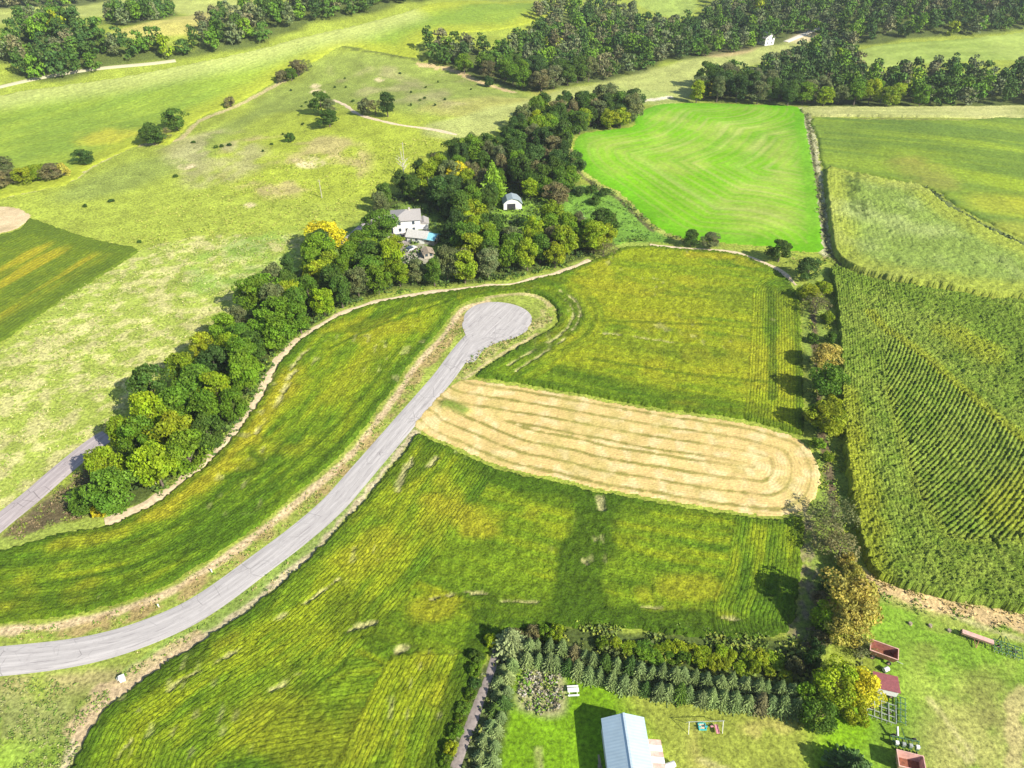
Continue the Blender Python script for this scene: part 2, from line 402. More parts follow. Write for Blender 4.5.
# field edge bands
band(TRACK_BELT, 4.5, c3(.24, .30, .05), .9, 12)
band([(573, 150), (578, 166), (600, 186), (620, 194), (640, 213), (656, 228), (680, 241)], 4.0, c3(.30, .33, .07), .9, 13)
band([(571, 150), (576, 168), (598, 189), (618, 198), (637, 217), (653, 231)], 2.0, c3(.10, .09, .04), .9, 14)
band([(804, 108), (810, 130), (816, 170), (823, 220), (828, 255)], 4.5, c3(.40, .38, .22), .9, 15)
band([(805, 112), (811, 140), (818, 190), (824, 225), (829, 252), (845, 268), (880, 282), (930, 292), (1030, 305)], 1.6, c3(.08, .08, .03), .9, 16)
band([(830, 258), (850, 274), (880, 283), (930, 292), (1030, 306), (1130, 322)], 2.2, c3(.10, .13, .02), .8, 17)
band([(926, 188), (945, 205), (980, 226), (1024, 246), (1130, 288)], 5.5, c3(.09, .12, .04), .95, 18)
band([(806, 118), (900, 119), (1130, 121)], 2.0, c3(.14, .14, .05), .8, 19)
band([(636, 104), (700, 100), (760, 102), (806, 105)], 5, c3(.22, .26, .06), .8, 20)
band([(586, 104), (610, 103), (650, 100), (670, 97)], 4, c3(.60, .54, .42), .9, 21)
band([(140, 145), (178, 140), (200, 121), (232, 108), (258, 95), (300, 72)], 3.0, c3(.46, .36, .20), .7, 22)
band([(-20, 203), (0, 197), (40, 189), (72, 180), (88, 168), (125, 150)], 3.0, c3(.42, .36, .20), .7, 23)
band([(343, 47), (380, 53), (418, 60)], 3.0, c3(.07, .09, .02), .8, 24)
band([(418, 64), (450, 70), (480, 82), (512, 92)], 4.5, c3(.50, .36, .20), .8, 25)
# farm track ground on the right edge
zone([(803, 290), (829, 268), (833, 300), (838, 420), (846, 505), (868, 576), (880, 610), (836, 640), (800, 660), (786, 640), (802, 600), (806, 540), (812, 500), (822, 480), (816, 450), (808, 400)], c3(.17, .23, .035), 2, .95, .1)
band([(812, 300), (817, 360), (822, 430), (829, 470), (834, 510)], 2.2, c3(.12, .085, .05), .95, 26)
band([(806, 510), (806, 560), (805, 600), (800, 635), (785, 665)], 4.0, c3(.20, .155, .10), .85, 27, brk=(1.2, .3, .6))
# bright lawn and the machinery yard
zone([(520, 664), (560, 668), (640, 690), (720, 694), (800, 706), (860, 700), (880, 740), (870, 840), (470, 840), (500, 740)], c3(.150, .280, .008), 2, 1.0, 0)
zone([(640, 690), (800, 705), (812, 760), (800, 840), (690, 840), (668, 740)], c3(.25, .27, .045), 7, .85, .05)
zone([(690, 725), (790, 720), (770, 800), (700, 800)], c3(.36, .30, .09), 5, .6, .05, patch=(6, .45, .65), seed=111)
zone([(872, 586), (950, 608), (1130, 645), (1130, 840), (860, 840), (880, 720), (868, 660)], c3(.155, .265, .022), 3, 1.0, .05)
zone([(930, 690), (1010, 680), (1000, 790), (930, 800)], c3(.34, .30, .10), 9, .7, .1, patch=(7, .35, .6), seed=113)
zone([(915, 610), (1000, 650), (980, 700), (900, 690)], c3(.24, .28, .05), 7, .6, .1, patch=(6, .35, .6), seed=114)
band([(866, 580), (900, 594), (950, 607), (1030, 624), (1130, 645)], 4.6, c3(.50, .36, .18), .95, 28)
band([(880, 596), (905, 606), (950, 620), (1000, 634), (1130, 662)], 2.4, c3(.23, .27, .05), .8, 29)
band([(955, 616), (985, 628), (1024, 640)], 1.0, c3(.42, .38, .18), .7, 30)
band([(1024, 690), (1012, 720), (1020, 780)], 3.0, c3(.42, .34, .15), .7, 31)
for (a, b_) in [((952, 746), (968, 762)), ((966, 744), (972, 758)), ((538, 750), (540, 790)), ((700, 760), (740, 775)), ((930, 700), (960, 740))]:
    band([a, ((a[0] + b_[0]) / 2 + 1, (a[1] + b_[1]) / 2), b_], 0.9, c3(.42, .38, .16), .7, 33, n=2)
# patch of ground with brush beside the lawn
zone([(522, 672), (560, 668), (566, 705), (550, 716), (520, 708)], c3(.34, .28, .17), 1.5, .7, .2)
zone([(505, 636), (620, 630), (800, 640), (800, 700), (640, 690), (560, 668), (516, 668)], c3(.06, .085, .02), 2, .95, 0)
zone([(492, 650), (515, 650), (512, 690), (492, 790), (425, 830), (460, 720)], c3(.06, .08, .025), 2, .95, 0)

mg = ground_mat('mixed_grassland', fine=1.3, amt=.55, coarse=.10, camt=.16, tuft=.75, bump=.6, bdist=.35)
ny, nx = GX.shape
idx = np.arange(ny * nx).reshape(ny, nx)
Fc = np.stack([idx[:-1, :-1], idx[:-1, 1:], idx[1:, 1:], idx[1:, :-1]], -1).reshape(-1, 4)
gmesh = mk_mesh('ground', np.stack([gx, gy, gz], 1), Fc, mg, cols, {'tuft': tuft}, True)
setting(link('ground', gmesh))

# ------------------------------------------------------------------ crop fields
def crop(name, poly, res, hgt, colfun, rowfun, mat, inset=0.0, bumpz=0.12, rowz=0.0, spacing=0.76, n=4, seed=200, jit=.3, clump=1.0, kind='structure'):
    P = PX(poly, n)
    x0, y0 = P.min(0); x1, y1 = P.max(0)
    X, Y = np.meshgrid(np.arange(x0 - res, x1 + res * 2, res), np.arange(y0 - res, y1 + res * 2, res))
    shp = X.shape
    X = X.ravel() + (RNG.random(X.size) - .5) * res * jit; Y = Y.ravel() + (RNG.random(Y.size) - .5) * res * jit
    # only where the camera could look, plus a margin
    pxx, pyy = proj(X, Y, np.zeros_like(X))
    vis = (pxx > -190) & (pxx < 1210) & (pyy < 900)
    sd = np.full(X.shape, -9.0)
    near = inpoly(X, Y, P) & vis
    sd[near] = pl_dist(X[near], Y[near], P, True) - inset
    sd = sd + (vn(X / 1.3, Y / 1.3, seed) - .5) * 0.8
    keep = sd > 0
    K = keep.reshape(shp)
    q = K[:-1, :-1] | K[:-1, 1:] | K[1:, 1:] | K[1:, :-1]
    ii = np.arange(X.size).reshape(shp)
    Fq = np.stack([ii[:-1, :-1], ii[:-1, 1:], ii[1:, 1:], ii[1:, :-1]], -1)[q]
    used = np.unique(Fq); re = np.full(X.size, -1); re[used] = np.arange(len(used)); Fq = re[Fq]
    X = X[used]; Y = Y[used]; sd = sd[used]; kp = keep[used]
    rowu, rows = rowfun(X, Y, sd, P)
    colr, thin = colfun(X, Y, sd, P, rowu)
    Z = terrain(X, Y)
    top = hgt * (1 - .85 * np.clip(thin, 0, 1)) * (0.85 + .3 * vn(X / (5 * clump), Y / (5 * clump), seed + 1))
    top = top + bumpz * (vn(X / (.9 * clump), Y / (.9 * clump), seed + 2) + RNG.random(X.size) - 1.0) * 2 * (1 - .7 * np.clip(thin, 0, 1))
    if rowz: top = top - rowz * rows * np.clip(np.cos(rowu / spacing * 2 * np.pi) * .5 + .5, 0, 1)
    Z = Z + np.where(kp, np.maximum(top, 0.05), -0.15)
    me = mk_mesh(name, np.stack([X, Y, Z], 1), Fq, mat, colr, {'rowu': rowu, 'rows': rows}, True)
    o = setting(link(name, me), kind)
    return o

def mixc(a, b, w): return a * (1 - w)[:, None] + np.asarray(b)[None, :] * w[:, None]
def const(c, X): return np.repeat(np.asarray(c)[None, :], len(X), 0)

def tracks(X, Y, specs):
    """bare wheel tracks -> weight"""
    w = np.zeros(X.shape)
    for pts, wd in specs:
        P = PX(pts, 4, False)
        d = pl_dist(X, Y, P)
        k = 1 - sstep(wd * .35, wd * .65, d * 1.25 + (vn(X / 1.5, Y / 1.5, 77) - .5) * wd * .9)
        w = np.maximum(w, k * sstep(.30, .55, vn(X / 3.5, Y / 3.5, 78) + .05))
    return w

DG = c3(.070, .138, .006); MG = c3(.130, .205, .008); YGc = c3(.215, .265, .009); GOLD = c3(.31, .285, .015); PALE = c3(.40, .37, .16)

def soycol(seed, gold=0.0, base=0.5, stretch=18., specs=(), darks=(), golds=(), edge=3.0):
    def f(X, Y, sd, P, u):
        # streaks along the rows (u across)
        v = fbm(X / 40., Y / 40., seed, 3)
        s = fbm(u / 2.2, (X + Y) / stretch, seed + 1, 3)
        s2 = fbm(u / 9., (X - Y) / 60., seed + 2, 2)
        t = np.clip((v - .5) * 1.1 + (s - .5) * 1.5 + (s2 - .5) * 1.2 + base, 0, 1)
        c = mixc(const(DG, X), MG, sstep(0, .45, t))
        c = mixc(c, YGc, sstep(.4, .95, t))
        g = sstep(.58, .75, fbm(X / 14., Y / 14., seed + 4, 3) + gold) * .45
        for pts, rad, am in golds:
            Q = PX(pts, 3, False)
            g = np.maximum(g, (1 - sstep(rad * .3, rad, pl_dist(X, Y, Q) + (fbm(X / 5., Y / 5., seed + 9) - .5) * rad)) * am)
        c = mixc(c, GOLD, np.clip(g, 0, 1))
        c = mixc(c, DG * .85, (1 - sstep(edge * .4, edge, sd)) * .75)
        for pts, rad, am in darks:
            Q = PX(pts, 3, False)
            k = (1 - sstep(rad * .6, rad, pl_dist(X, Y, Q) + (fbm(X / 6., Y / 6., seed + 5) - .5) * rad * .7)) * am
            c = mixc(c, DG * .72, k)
        thin = tracks(X, Y, specs) if specs else np.zeros(X.shape)
        sp = sstep(.80, .9, vn(X / 1.4, Y / 3., seed + 6)) * sstep(.6, .75, vn(X / 16., Y / 16., seed + 8)) * .45
        thin = np.maximum(thin, sp)
        c = mixc(c, PALE, thin * .8)
        c = c * (.62 + .40 * RNG.random(X.size) + .36 * vn(X / 1.1, Y / 1.1, seed + 12))[:, None]
        return c, thin
    return f

def along(line, maxd=None):
    Q = PX(line, 4, False)
    return lambda X, Y: pl_dist(X, Y, Q)
def across(a, b):
    A, B = G([a, b]); d = (B - A) / np.linalg.norm(B - A); nrm = np.array([-d[1], d[0]])
    return lambda X, Y: (X - A[0]) * nrm[0] + (Y - A[1]) * nrm[1] + 500

def rows_soy_north():
    aL = along(VERGE_N[:24]); aT = along(ST_TOP); aR = along([(808, 436), (808, 400), (806, 350), (803, 300)]); aB = along(VERGE_N[22:])
    split = g1(470, 340)[0]
    def f(X, Y, sd, P):
        dR = aR(X, Y); dB = aB(X, Y); dL = aL(X, Y); dT = aT(X, Y)
        u = np.where(X < split, dL, dT)
        u = np.where(dB < 16, dB, u)
        u = np.where((dR < 16), dR, u)
        s = np.where(dR < 16, 1.0, np.where(X < split, .55, .4))
        return u, s
    return f
def rows_soy_south():
    aV = along(VERGE_S); aH = along(HEDGE_L); aS = along([(418, 434), (450, 447), (500, 469), (600, 492), (700, 509), (797, 515)])
    aI = across((256, 728), (380, 697)); aR = along([(806, 520), (804, 560), (800, 600), (792, 628)])
    HY = g1(495, 655)[1]
    def f(X, Y, sd, P):
        dV = aV(X, Y); dH = aH(X, Y); dS = aS(X, Y); dR = aR(X, Y); dI = aI(X, Y)
        bend = dI + 6 * np.sin(X / 40.)
        u = np.where(dS < 55, dS, bend)
        s = np.where(dS < 55, .45, .9)
        m = dV < 24; u = np.where(m, dV, u); s = np.where(m, 1.0, s)
        m = (dH < 17) & (Y < HY); u = np.where(m, dH, u); s = np.where(m, 1.0, s)
        m = dR < 15; u = np.where(m, dR, u); s = np.where(m, 1.0, s)
        return u, s
    return f

ms = ground_mat('soybean_leaves', fine=2.0, amt=.50, coarse=.35, camt=.22, rows=.30, spacing=.80, rowcol=(.06, .095, .008), bump=1.0, bdist=.4)
N_TR = [([(516, 372), (545, 353), (566, 339), (577, 324), (580, 311), (573, 300), (560, 292)], 1.0),
        ([(508, 366), (536, 350), (560, 336), (571, 322), (573, 311), (565, 301)], .9),
        ([(604, 334), (640, 339), (675, 344)], .8), ([(256, 433), (272, 415), (283, 395), (290, 378), (296, 372)], 1.6),
        ([(290, 372), (300, 358), (310, 350)], 1.2)]
crop('soybean_field', F23, .5, .62,
     soycol(300, .02, .56, 18, N_TR,
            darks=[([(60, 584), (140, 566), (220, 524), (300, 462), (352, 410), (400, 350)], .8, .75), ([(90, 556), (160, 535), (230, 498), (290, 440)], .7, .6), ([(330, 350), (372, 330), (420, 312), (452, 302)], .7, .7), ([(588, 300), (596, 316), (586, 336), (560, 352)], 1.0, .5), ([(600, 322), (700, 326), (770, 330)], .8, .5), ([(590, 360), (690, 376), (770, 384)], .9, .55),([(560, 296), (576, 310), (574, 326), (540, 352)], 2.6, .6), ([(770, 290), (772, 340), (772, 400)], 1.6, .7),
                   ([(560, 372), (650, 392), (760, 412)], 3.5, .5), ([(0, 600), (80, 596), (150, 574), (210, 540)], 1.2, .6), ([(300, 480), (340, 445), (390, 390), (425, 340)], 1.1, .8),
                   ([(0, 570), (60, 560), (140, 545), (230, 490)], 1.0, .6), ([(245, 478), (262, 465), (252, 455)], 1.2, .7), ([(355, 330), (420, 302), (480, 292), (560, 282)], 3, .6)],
            golds=[([(150, 510), (200, 478), (240, 440), (262, 410), (285, 380)], 7, .85), ([(330, 400), (380, 350)], 5, .35), ([(690, 256), (750, 258)], 5, .7),
                   ([(600, 305), (700, 300), (780, 310)], 18, .22), ([(560, 345), (650, 350), (760, 360)], 16, .22), ([(60, 545), (120, 530)], 4, .5)]),
     rows_soy_north(), ms, inset=1.3, bumpz=.16)
S_TR = [([(430, 601), (465, 594), (500, 596)], .55), ([(500, 602), (548, 604)], .6), ([(140, 712), (168, 690), (200, 672), (250, 646)], 1.3),
        ([(256, 632), (300, 608), (340, 580)], .8), ([(275, 690), (300, 678)], 1.5), ([(640, 608), (665, 610)], .5), ([(720, 618), (745, 622)], .9), ([(412, 460), (402, 478), (396, 492)], 1.8), ([(436, 460), (428, 468)], 1.4),
        ([(350, 632), (375, 624)], 1.3), ([(395, 652), (408, 648)], 1.6), ([(118, 758), (132, 742)], 1.2), ([(600, 499), (601, 508)], 2.4), ([(593, 536), (595, 540)], 1.6), ([(583, 562), (588, 566)], 1.2)]
crop('soybean_field', F4, .45, .62,
     soycol(340, -.03, .46, 14, S_TR,
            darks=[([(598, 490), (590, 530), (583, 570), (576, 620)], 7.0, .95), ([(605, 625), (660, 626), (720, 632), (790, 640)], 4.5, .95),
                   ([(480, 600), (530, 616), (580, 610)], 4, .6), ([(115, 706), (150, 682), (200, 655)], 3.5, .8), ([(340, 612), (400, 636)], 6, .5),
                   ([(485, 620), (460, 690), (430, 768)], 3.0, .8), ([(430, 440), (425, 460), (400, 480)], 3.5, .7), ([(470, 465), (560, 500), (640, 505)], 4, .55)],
            golds=[([(440, 505), (480, 525)], 6, .7), ([(350, 560), (380, 545)], 7, .45), ([(670, 590), (710, 590)], 4.5, .5), ([(290, 560), (340, 520), (380, 470)], 3, .5),
                   ([(420, 610), (445, 605)], 5, .6), ([(280, 720), (330, 750)], 10, .35), ([(660, 616), (720, 624)], 4, .5), ([(180, 660), (230, 640)], 4, .4)]),
     rows_soy_south(), ms, inset=.6, bumpz=.17, seed=240)

# bright young field
def col1(X, Y, sd, P, u):
    A = g1(700, 175)
    c = const(c3(.150, .345, .004), X)
    rr = fbm(X / 26., Y / 26., 401, 3)
    c = mixc(c, c3(.30, .37, .06), sstep(.45, .72, rr) * .6)
    c = mixc(c, c3(.50, .42, .20), sstep(.55, .75, fbm(u / 2.0, (X + Y) / 60., 402, 2)) * sstep(3, 20, sd) * .25)
    c = mixc(c, c3(.10, .27, .004), sstep(.52, .72, fbm(u / 1.8, (X + Y) / 80., 403, 2)) * .45)
    c = mixc(c, c3(.095, .29, .003), (1 - sstep(2, 14, sd)) * .7)
    c = c * (.9 + .2 * RNG.random(X.size))[:, None]
    return c, np.zeros(X.shape)
def row1(X, Y, sd, P):
    L = along([(702, 103), (664, 104), (632, 126), (576, 138), (575, 162), (600, 183), (638, 211), (680, 238), (740, 245)])(X, Y)
    return L, np.where(sd > 5, .9, .0)
m1 = ground_mat('young_green_crop', fine=.8, amt=.14, coarse=.05, camt=.16, rows=.42, spacing=4.2, rowcol=(.27, .29, .08), bump=.3)
crop('hay_field', F1, 1.1, .22, col1, row1, m1, inset=.5, bumpz=.03, seed=260)

# harvested strip
def col5(X, Y, sd, P, u):
    c = const(c3(.60, .44, .18), X)
    c = mixc(c, c3(.50, .37, .13), fbm(X / 7., Y / 7., 411))
    c = mixc(c, c3(.70, .57, .32), sstep(.5, .8, vn(X / 2.2, Y / 2.2, 412)) * .45)
    w = np.abs(((u / 4.4) % 1) - .5) * 2
    ln = 1 - sstep(.10, .30, w + (vn(X / 1.5, Y / 1.5, 413) - .5) * .3)
    c = mixc(c, c3(.22, .20, .045), ln * (.5 + .5 * sstep(.3, .6, fbm(X / 18., Y / 18., 414))))
    c = mixc(c, c3(.30, .28, .07), sstep(.52, .70, fbm(X / 5., Y / 8., 415)) * .4)
    bush = PX([(446, 404), (453, 406), (464, 411)], 3, False)
    b = 1 - sstep(.5, 2.6, pl_dist(X, Y, bush))
    c = mixc(c, c3(.16, .22, .03), b)
    c = c * (.85 + .3 * RNG.random(X.size))[:, None]
    return c, 1 - b
U5 = None
def row5(X, Y, sd, P):
    Q = PX(ST_TOP + ST_END + ST_BOT[:3], 4, False)
    Q2 = PX(ST_BOT, 4, False)
    d1 = pl_dist(X, Y, Q); d2 = pl_dist(X, Y, Q2)
    return np.minimum(d1, d2 + (d1 * 0)) + 1.4 * (fbm(X / 30., Y / 30., 5) - .5), np.ones(X.shape)
m5 = ground_mat('straw_stubble', fine=1.8, amt=.22, coarse=.15, camt=.10, rows=.28, spacing=.76, rowcol=(.34, .26, .10), bump=.5, bdist=.15)
crop('stubble_field', F5, .45, .5, col5, row5, m5, inset=.2, bumpz=.02, seed=270)

# big cornfield
CO1 = c3(.135, .215, .020); CO2 = c3(.205, .28, .036); CO3 = c3(.28, .31, .020); COD = c3(.06, .10, .014)
WW = [(868, 318), (885, 335), (920, 360), (960, 395), (1000, 430), (1040, 462), (1130, 530)]
CB = [(885, 395), (893, 425), (903, 458), (915, 492), (930, 524), (948, 542), (985, 546), (1040, 542), (1130, 520)]
def regions6():
    w = along(WW); c = along(CB); L = along([(829, 268), (832, 300), (836, 340), (838, 420), (847, 505), (858, 550), (870, 576)]); B = along([(870, 576), (900, 590), (950, 602), (1030, 618), (1130, 640)])
    PB = PX([(885, 345), (920, 362), (960, 397), (1000, 432), (1040, 464), (1130, 532)] + CB[::-1] , 3)
    ctr = (4.0, 235.0)
    def f(X, Y, sd, P):
        inB = inpoly(X, Y, PB)
        dL = L(X, Y); dB = B(X, Y)
        u = np.where(dB < dL, dB, dL)
        ub = np.hypot((X - ctr[0]), (Y - ctr[1]))
        # concentric rows bowing towards the lower right
        above = (~inB) & (dL > 20) & (dB > 20)
        uu = np.where(inB, ub, u * 1.3); uu = np.where(above, dL * .6 + dB * .8, uu)
        s = np.where(inB, 1.0, np.where(above, .2, .32))
        return uu, s
    return f, w, c
rf6, wf6, cf6 = regions6()
def col6(X, Y, sd, P, u):
    v = fbm(X / 30., Y / 30., 421)
    c = mixc(const(CO1, X), CO2, sstep(.3, .75, v + (vn(X / 2, Y / 2, 422) - .5) * .5))
    L = along([(838, 400), (841, 440), (846, 490), (856, 540), (866, 570)])(X, Y)
    c = mixc(c, CO3, (1 - sstep(2.5, 8, L + (vn(X / 5, Y / 5, 424) - .5) * 4)) * .6)
    c = mixc(c, CO3, (1 - sstep(.8, 2.6, wf6(X, Y))) * .6)
    c = mixc(c, c3(.23, .28, .03), (1 - sstep(.5, 2.4, cf6(X, Y))) * .5)
    for pts in [[(1000, 520), (1024, 500), (1060, 480)], [(840, 440), (850, 520)], [(985, 358), (950, 340)]]:
        c = mixc(c, CO3, (1 - sstep(2, 8, along(pts)(X, Y) + (fbm(X / 4, Y / 4, 425) - .5) * 6)) * .6)
    k = sstep(.84, .92, vn(X / 3.2, Y / 3.2, 427)) * (1 - sstep(1, 3, cf6(X, Y)))
    c = c * (.72 + .56 * RNG.random(X.size))[:, None]
    c = mixc(c, np.array([.05, .08, .015]), k * .5)
    return c, k * .8
m6 = ground_mat('corn_leaves', fine=2.6, amt=.45, coarse=.08, camt=.14, rows=.5, spacing=.98, rowcol=(.03, .045, .010), bump=1.0, bdist=.5)
crop('cornfield', F6, .26, 2.3, col6, rf6, m6, inset=.8, bumpz=.30, rowz=.45, spacing=.98, seed=280, clump=.8)

# paler corn above it
def col7(X, Y, sd, P, u):
    v = fbm(X / 22., Y / 22., 431)
    c = mixc(const(c3(.20, .28, .05), X), c3(.28, .345, .10), sstep(.35, .7, v))
    c = mixc(c, c3(.36, .37, .03), (1 - sstep(3, 12, sd + (v - .5) * 10)) * .4)
    for pts in [[(848, 180), (850, 195), (853, 215)], [(855, 178), (857, 196)], [(861, 205), (864, 222)]]:
        c = mixc(c, COD, (1 - sstep(.5, 2.0, along(pts)(X, Y) + (vn(X / 2, Y / 2, 433) - .5) * 2)) * .7)
    return c * (.78 + .44 * RNG.random(X.size))[:, None], np.zeros(X.shape)
def row7(X, Y, sd, P): return sd * 1.0, np.full(X.shape, .25)
m7 = ground_mat('pale_corn_leaves', fine=1.6, amt=.34, coarse=.05, camt=.12, rows=.6, spacing=1.6, rowcol=(.08, .10, .02), bump=.9, bdist=.5)
crop('cornfield', F7, .7, 2.2, col7, row7, m7, inset=1.0, bumpz=.26, rowz=.4, spacing=1.6, seed=285)

# upper right soybeans with yellow streaks
def col8(X, Y, sd, P, u):
    Q = across((820, 140), (1024, 162))(X, Y)
    s = fbm(Q / 9., X / 120., 441, 3); s2 = fbm(Q / 3., X / 60., 442, 2)
    c = mixc(const(c3(.12, .19, .022), X), c3(.23, .31, .02), sstep(.42, .68, s * .7 + s2 * .3))
    yl = along([(990, 205), (1040, 210), (1130, 220)])(X, Y)
    c = mixc(c, c3(.38, .38, .025), (1 - sstep(3, 14, yl)) * .8)
    yl = along([(1010, 232), (1060, 236), (1130, 250)])(X, Y)
    c = mixc(c, c3(.36, .36, .04), (1 - sstep(3, 12, yl)) * .8)
    gp = along([(910, 165), (935, 182)])(X, Y)
    c = mixc(c, c3(.34, .27, .06), (1 - sstep(3, 14, gp + (fbm(X / 6, Y / 6, 444) - .5) * 14)) * .5)
    c = mixc(c, c3(.10, .17, .03), (1 - sstep(15, 30, sd)) * .35)
    return c * (.85 + .3 * RNG.random(X.size))[:, None], np.zeros(X.shape)
def row8(X, Y, sd, P): return across((820, 140), (1024, 162))(X, Y), np.full(X.shape, .35)
m8 = ground_mat('ripening_soybeans', fine=.9, amt=.26, coarse=.05, camt=.12, rows=.5, spacing=3.2, rowcol=(.08, .12, .01), bump=.7, bdist=.3)
crop('soybean_field', F8, .9, .6, col8, row8, m8, inset=.8, bumpz=.12, seed=287)

def flatcol(a, b, seed, s=20., dark=None):
    def f(X, Y, sd, P, u):
        c = mixc(const(a, X), b, sstep(.35, .68, fbm(X / s, Y / s, seed)))
        c = mixc(c, np.asarray(b) * 1.12, sstep(.5, .8, fbm(u / 3., (X + Y) / 60., seed + 3, 2)) * .6)
        return c * (.88 + .24 * RNG.random(X.size))[:, None], np.zeros(X.shape)
    return f
crop('oat_strip', F9, 1.0, 1.0, flatcol(c3(.35, .37, .12), c3(.43, .43, .16), 451), row7, m7, inset=.2, bumpz=.1, seed=289)
crop('hay_field', F10, 2.2, .5, flatcol(c3(.20, .27, .05), c3(.26, .33, .07), 453, 40), row7, m1, inset=1, bumpz=.15, seed=290)
# striped field and stubble corner at the left edge
def row11(X, Y, sd, P): return across((20, 295), (110, 240))(X, Y), np.full(X.shape, .6)
def col11(X, Y, sd, P, u):
    s = fbm(u / 5., (X + Y) / 50., 461, 3)
    c = mixc(const(c3(.10, .155, .012), X), c3(.15, .20, .012), vn(X / 3, Y / 3, 460))
    c = mixc(c, c3(.33, .29, .015), sstep(.48, .66, s) * sstep(4, 16, sd) * .85)
    c = mixc(c, c3(.09, .14, .012), (1 - sstep(5, 11, sd)) * .7)
    return c * (.82 + .36 * RNG.random(X.size))[:, None], np.zeros(X.shape)
m11 = ground_mat('striped_soybeans', fine=1.4, amt=.3, coarse=.08, camt=.12, rows=.6, spacing=1.5, rowcol=(.05, .08, .008), bump=.8, bdist=.3)
crop('soybean_field', F11, .7, .6, col11, row11, m11, inset=.3, bumpz=.1, rowz=.2, spacing=1.5, seed=292)
crop('stubble_field', F11B, .8, .15, flatcol(c3(.44, .34, .19), c3(.54, .42, .25), 463, 10), row11, m5, inset=.3, bumpz=.02, seed=293)
# long field on the ridge
def col12(X, Y, sd, P, u):
    v = fbm(X / 45., Y / 45., 471)
    Q = across((60, 140), (230, 90))(X, Y)
    s = fbm(Q / 7., (X) / 90., 472, 3)
    c = mixc(const(c3(.165, .245, .030), X), c3(.24, .32, .035), sstep(.35, .7, v * .55 + s * .45))
    c = mixc(c, c3(.34, .36, .03), (1 - sstep(3, 18, sd + (v - .5) * 22)) * .6)
    y = along([(100, 138), (118, 136)])(X, Y)
    c = mixc(c, c3(.45, .40, .04), (1 - sstep(3, 16, y + (fbm(X / 8, Y / 8, 474) - .5) * 14)) * .6)
    cr = along([(0, 96), (60, 86), (130, 76), (200, 62), (256, 50), (300, 38), (350, 27), (400, 14)])(X, Y)
    c = mixc(c, c3(.33, .37, .13), (1 - sstep(6, 26, cr)) * .7)
    return c * (.86 + .28 * RNG.random(X.size))[:, None], np.zeros(X.shape)
def row12(X, Y, sd, P): return across((60, 140), (230, 90))(X, Y), np.full(X.shape, .3)
m12 = ground_mat('ridge_crop', fine=.8, amt=.26, coarse=.05, camt=.10, rows=.5, spacing=2.8, rowcol=(.10, .15, .012), bump=.8, bdist=.4)
crop('soybean_field', F12, 1.3, .6, col12, row12, m12, inset=.5, bumpz=.14, seed=294)

# ------------------------------------------------------------------ roads and tracks
def strip(name, line, width, mat, off=0.06, step=1.0, nac=6, wob=0.0, n=8, world=False, cap=None, seed=5):
    P = np.asarray(line) if world else PX(line, n, False)
    d = np.r_[0, np.cumsum(np.hypot(*np.diff(P, axis=0).T))]
    s = np.arange(0, d[-1], step)
    cx = np.interp(s, d, P[:, 0]); cy = np.interp(s, d, P[:, 1])
    for _ in range(6):
        cx[1:-1] = (cx[:-2] + cx[1:-1] * 2 + cx[2:]) / 4; cy[1:-1] = (cy[:-2] + cy[1:-1] * 2 + cy[2:]) / 4
    tx = np.gradient(cx); ty = np.gradient(cy); l = np.hypot(tx, ty); tx /= l; ty /= l
    u = np.linspace(-.5, .5, nac + 1)
    wl = width * (1 + wob * (vn(s / 4., s * 0 + 1, seed) - .5) * 2)
    if callable(cap): wl = cap(s, d[-1], wl)
    wr = wl * (1 + wob * (vn(s / 3., s * 0 + 5, seed + 1) - .5))
    W = np.where(u[None, :] < 0, wl[:, None], wr[:, None]) * u[None, :]
    X = cx[:, None] - ty[:, None] * W; Y = cy[:, None] + tx[:, None] * W
    Z = terrain(X, Y) + off - .02 * (np.abs(u)[None, :] * 2) ** 3
    Z[:, 0] -= off * .8; Z[:, -1] -= off * .8
    ii = np.arange(X.size).reshape(X.shape)
    Fq = np.stack([ii[:-1, :-1], ii[1:, :-1], ii[1:, 1:], ii[:-1, 1:]], -1).reshape(-1, 4)[:, ::-1]
    me = mk_mesh(name, np.stack([X.ravel(), Y.ravel(), Z.ravel()], 1), Fq, mat, None,
                 {'ru': W.ravel(), 'rv': np.repeat(s, nac + 1)}, True)
    return link(name, me)

